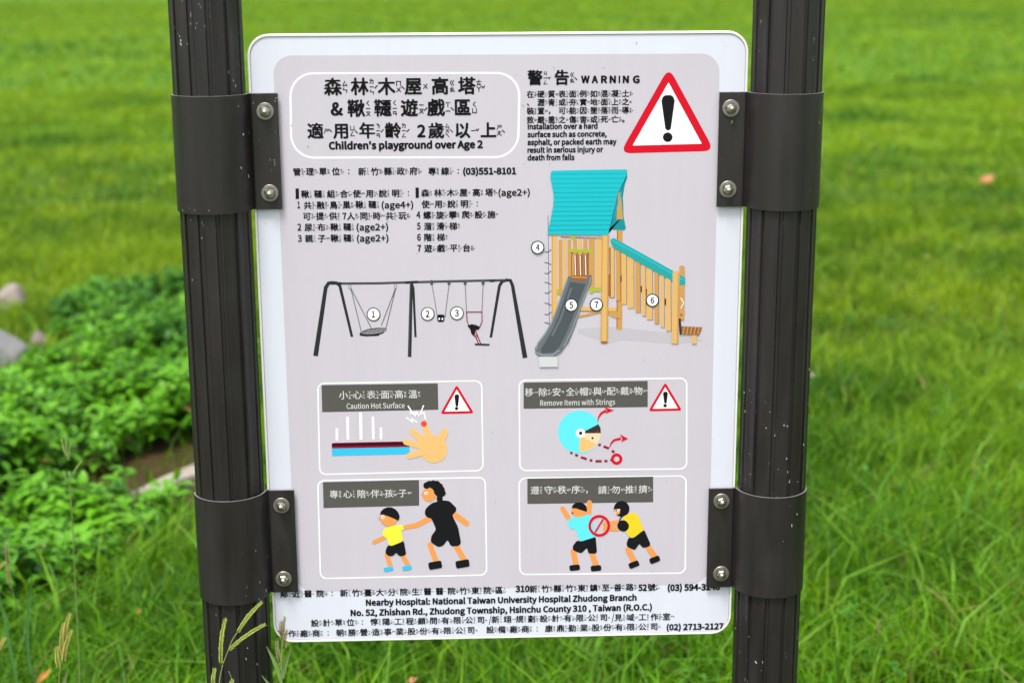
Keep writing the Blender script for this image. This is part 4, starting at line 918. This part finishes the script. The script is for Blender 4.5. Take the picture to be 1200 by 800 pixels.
shoe(714, 554, 62, 34, -22); shoe(836, 526, 62, 34, -22)
v.ring(511, 327, 56, 15, 'red'); v.stroke([(534, 288), (486, 366)], 9, 'red'); p.build('no_pushing_pictogram', board, 'picture of one child pushing another with a red prohibition ring')

# specks of dirt on the board's face
p = Print(0.0010)
for i in range(46):
    u = RNG.uniform(-0.29, 0.29); vv_ = RNG.uniform(-0.38, 0.38); r = RNG.uniform(0.0003, 0.0009)
    p.raw([(u+r*RNG.uniform(0.6, 1.2)*cos(k*pi/3), vv_+r*RNG.uniform(0.6, 1.2)*sin(k*pi/3)) for k in range(6)], [tuple(range(6))], 'basket')
o = p.build('dirt_specks', board); o['kind'] = 'stuff'

# posts
def make_post(x0, phase, flip):
    bm = bmesh.new(); prof = []; Rr = 0.0428; nfl = 12
    for i in range(nfl):
        a0 = 360/nfl*i+phase
        for da, r in ((0, Rr-0.0030), (0.8, Rr-0.0031), (5.2, Rr-0.0030), (6.2, Rr-0.0006), (7.0, Rr), (9.0, Rr+0.0001), (10.2, Rr-0.0008), (14, Rr-0.0013), (18, Rr-0.0014), (22.5, Rr-0.0010), (25.5, Rr-0.0004), (28.6, Rr), (29.3, Rr-0.0006)):
            a = radians(a0+(da if flip > 0 else 30-da)); prof.append((a, r))
    if flip < 0: prof.sort()
    zs = [-0.3, 0.0, 0.4, 0.9, 1.5, 2.1, 2.4]
    rg = [[bm.verts.new((r*cos(a), r*sin(a), z)) for a, r in prof] for z in zs]; n = len(prof)
    for j in range(len(zs)-1):
        for k in range(n): bm.faces.new((rg[j][k], rg[j][(k+1) % n], rg[j+1][(k+1) % n], rg[j+1][k]))
    bm.faces.new(rg[-1]); bm.faces.new(rg[0][::-1])
    me = bpy.data.meshes.new('post'); bm.to_mesh(me); bm.free(); smooth(me, 24)
    return link('post', me, M_POST, sign, (x0, 0, 0))
PX = 0.3463
make_post(-PX-0.0008, 9, 1); make_post(PX+0.0010, 21, -1)

# brackets
def make_bracket(side, z0, z1, bolts):
    """side -1: left post, flange to the right"""
    Ri, th = 0.0441, 0.0021; path = []
    # plan view, mirrored for the right-hand post; t from the outer side round the front to the flange
    a0, a1 = 188, 353
    for k in range(41):
        a = radians(a0+(a1-a0)*k/40); path.append((Ri*cos(a), Ri*sin(a)))
    ex, ey = path[-1]; fl_y = -0.0038
    path += [(ex+0.0005, -0.0034), (ex+0.0016, -0.0018), (ex+0.0034, -0.0016), (0.0492, -0.0026), (0.0502, fl_y), (0.0520, fl_y), (0.0600, fl_y), (PX-0.2655, fl_y)]
    n = len(path); outer = []
    for i, p_ in enumerate(path):
        a = path[max(0, i-1)]; b = path[min(n-1, i+1)]; tx, ty = b[0]-a[0], b[1]-a[1]; l = math.hypot(tx, ty); outer.append((p_[0]+ty/l*th, p_[1]-tx/l*th))
    bm = bmesh.new(); m = 1 if side < 0 else -1
    dz = [0.0, 0.0005]
    def ring(pts, z): return [bm.verts.new((x*m, y, z)) for x, y in pts]
    ia, ib = ring(path, z0), ring(path, z1); oa, ob_ = ring(outer, z0+0.0004), ring(outer, z1-0.0004)
    for i in range(n-1):
        bm.faces.new((oa[i], oa[i+1], ob_[i+1], ob_[i])); bm.faces.new((ia[i+1], ia[i], ib[i], ib[i+1]))
        f = bm.faces.new((ob_[i], ob_[i+1], ib[i+1], ib[i])); f.material_index = 1
        bm.faces.new((ia[i], ia[i+1], oa[i+1], oa[i]))
    bm.faces.new((ia[0], oa[0], ob_[0], ib[0])); bm.faces.new((ia[-1], ib[-1], ob_[-1], oa[-1]))
    bmesh.ops.recalc_face_normals(bm, faces=bm.faces)
    zc = (z0+z1)/2; bmesh.ops.translate(bm, verts=bm.verts, vec=(0, 0, -zc))
    me = bpy.data.meshes.new('bracket'); bm.to_mesh(me); bm.free(); smooth(me, 35)
    br = link('bracket', me, [M_BRKT, M_EDGE], sign, (PX*side, 0, BZ+zc))
    yf = fl_y-th
    for (bx, bz, rot) in bolts:
        lx, lz = bx-PX*side, bz-zc
        bm = bmesh.new()
        def lathe(prof, seg_=24, ph=0):
            rr = [[bm.verts.new((r*cos(2*pi*k/seg_+ph), -h, r*sin(2*pi*k/seg_+ph))) for k in range(seg_)] for r, h in prof]
            for j in range(len(rr)-1):
                for k in range(seg_): bm.faces.new((rr[j][k], rr[j][(k+1) % seg_], rr[j+1][(k+1) % seg_], rr[j+1][k]))
            bm.faces.new(rr[-1])
        def done(name, ma, ang):
            bmesh.ops.recalc_face_normals(bm, faces=bm.faces); me = bpy.data.meshes.new(name); bm.to_mesh(me); smooth(me, ang)
            o = link(name, me, ma, br, (lx, yf, lz)); bm.clear(); return o
        lathe([(0.0102, 0), (0.0105, 0.0004), (0.0105, 0.0013), (0.0100, 0.0018), (0.0070, 0.0019), (0.0060, 0.0010)]); done('washer', M_WASH, 35)
        lathe([(0.0058, 0.0014), (0.0059, 0.0046), (0.0050, 0.0056), (0.0036, 0.0057)], 6, rot); done('nut', M_STEEL, 20)
        lathe([(0.0035, 0.0050), (0.0035, 0.0085), (0.0031, 0.0097), (0.0020, 0.0106), (0.0007, 0.0109)], 20); done('bolt', M_STEEL, 60)
        bm.free()
make_bracket(-1, 0.1812, 0.3212, [(-0.281, 0.2997, 0.2), (-0.2796, 0.2012, 0.5)])
make_bracket(-1, -0.3180, -0.1785, [(-0.2821, -0.1989, 0.35), (-0.2834, -0.2988, 0.1)])
make_bracket(1, 0.1780, 0.3180, [(0.2797, 0.2985, 0.6), (0.2789, 0.2001, 0.3)])
make_bracket(1, -0.3225, -0.1860, [(0.2820, -0.2033, 0.45), (0.2841, -0.3030, 0.15)])
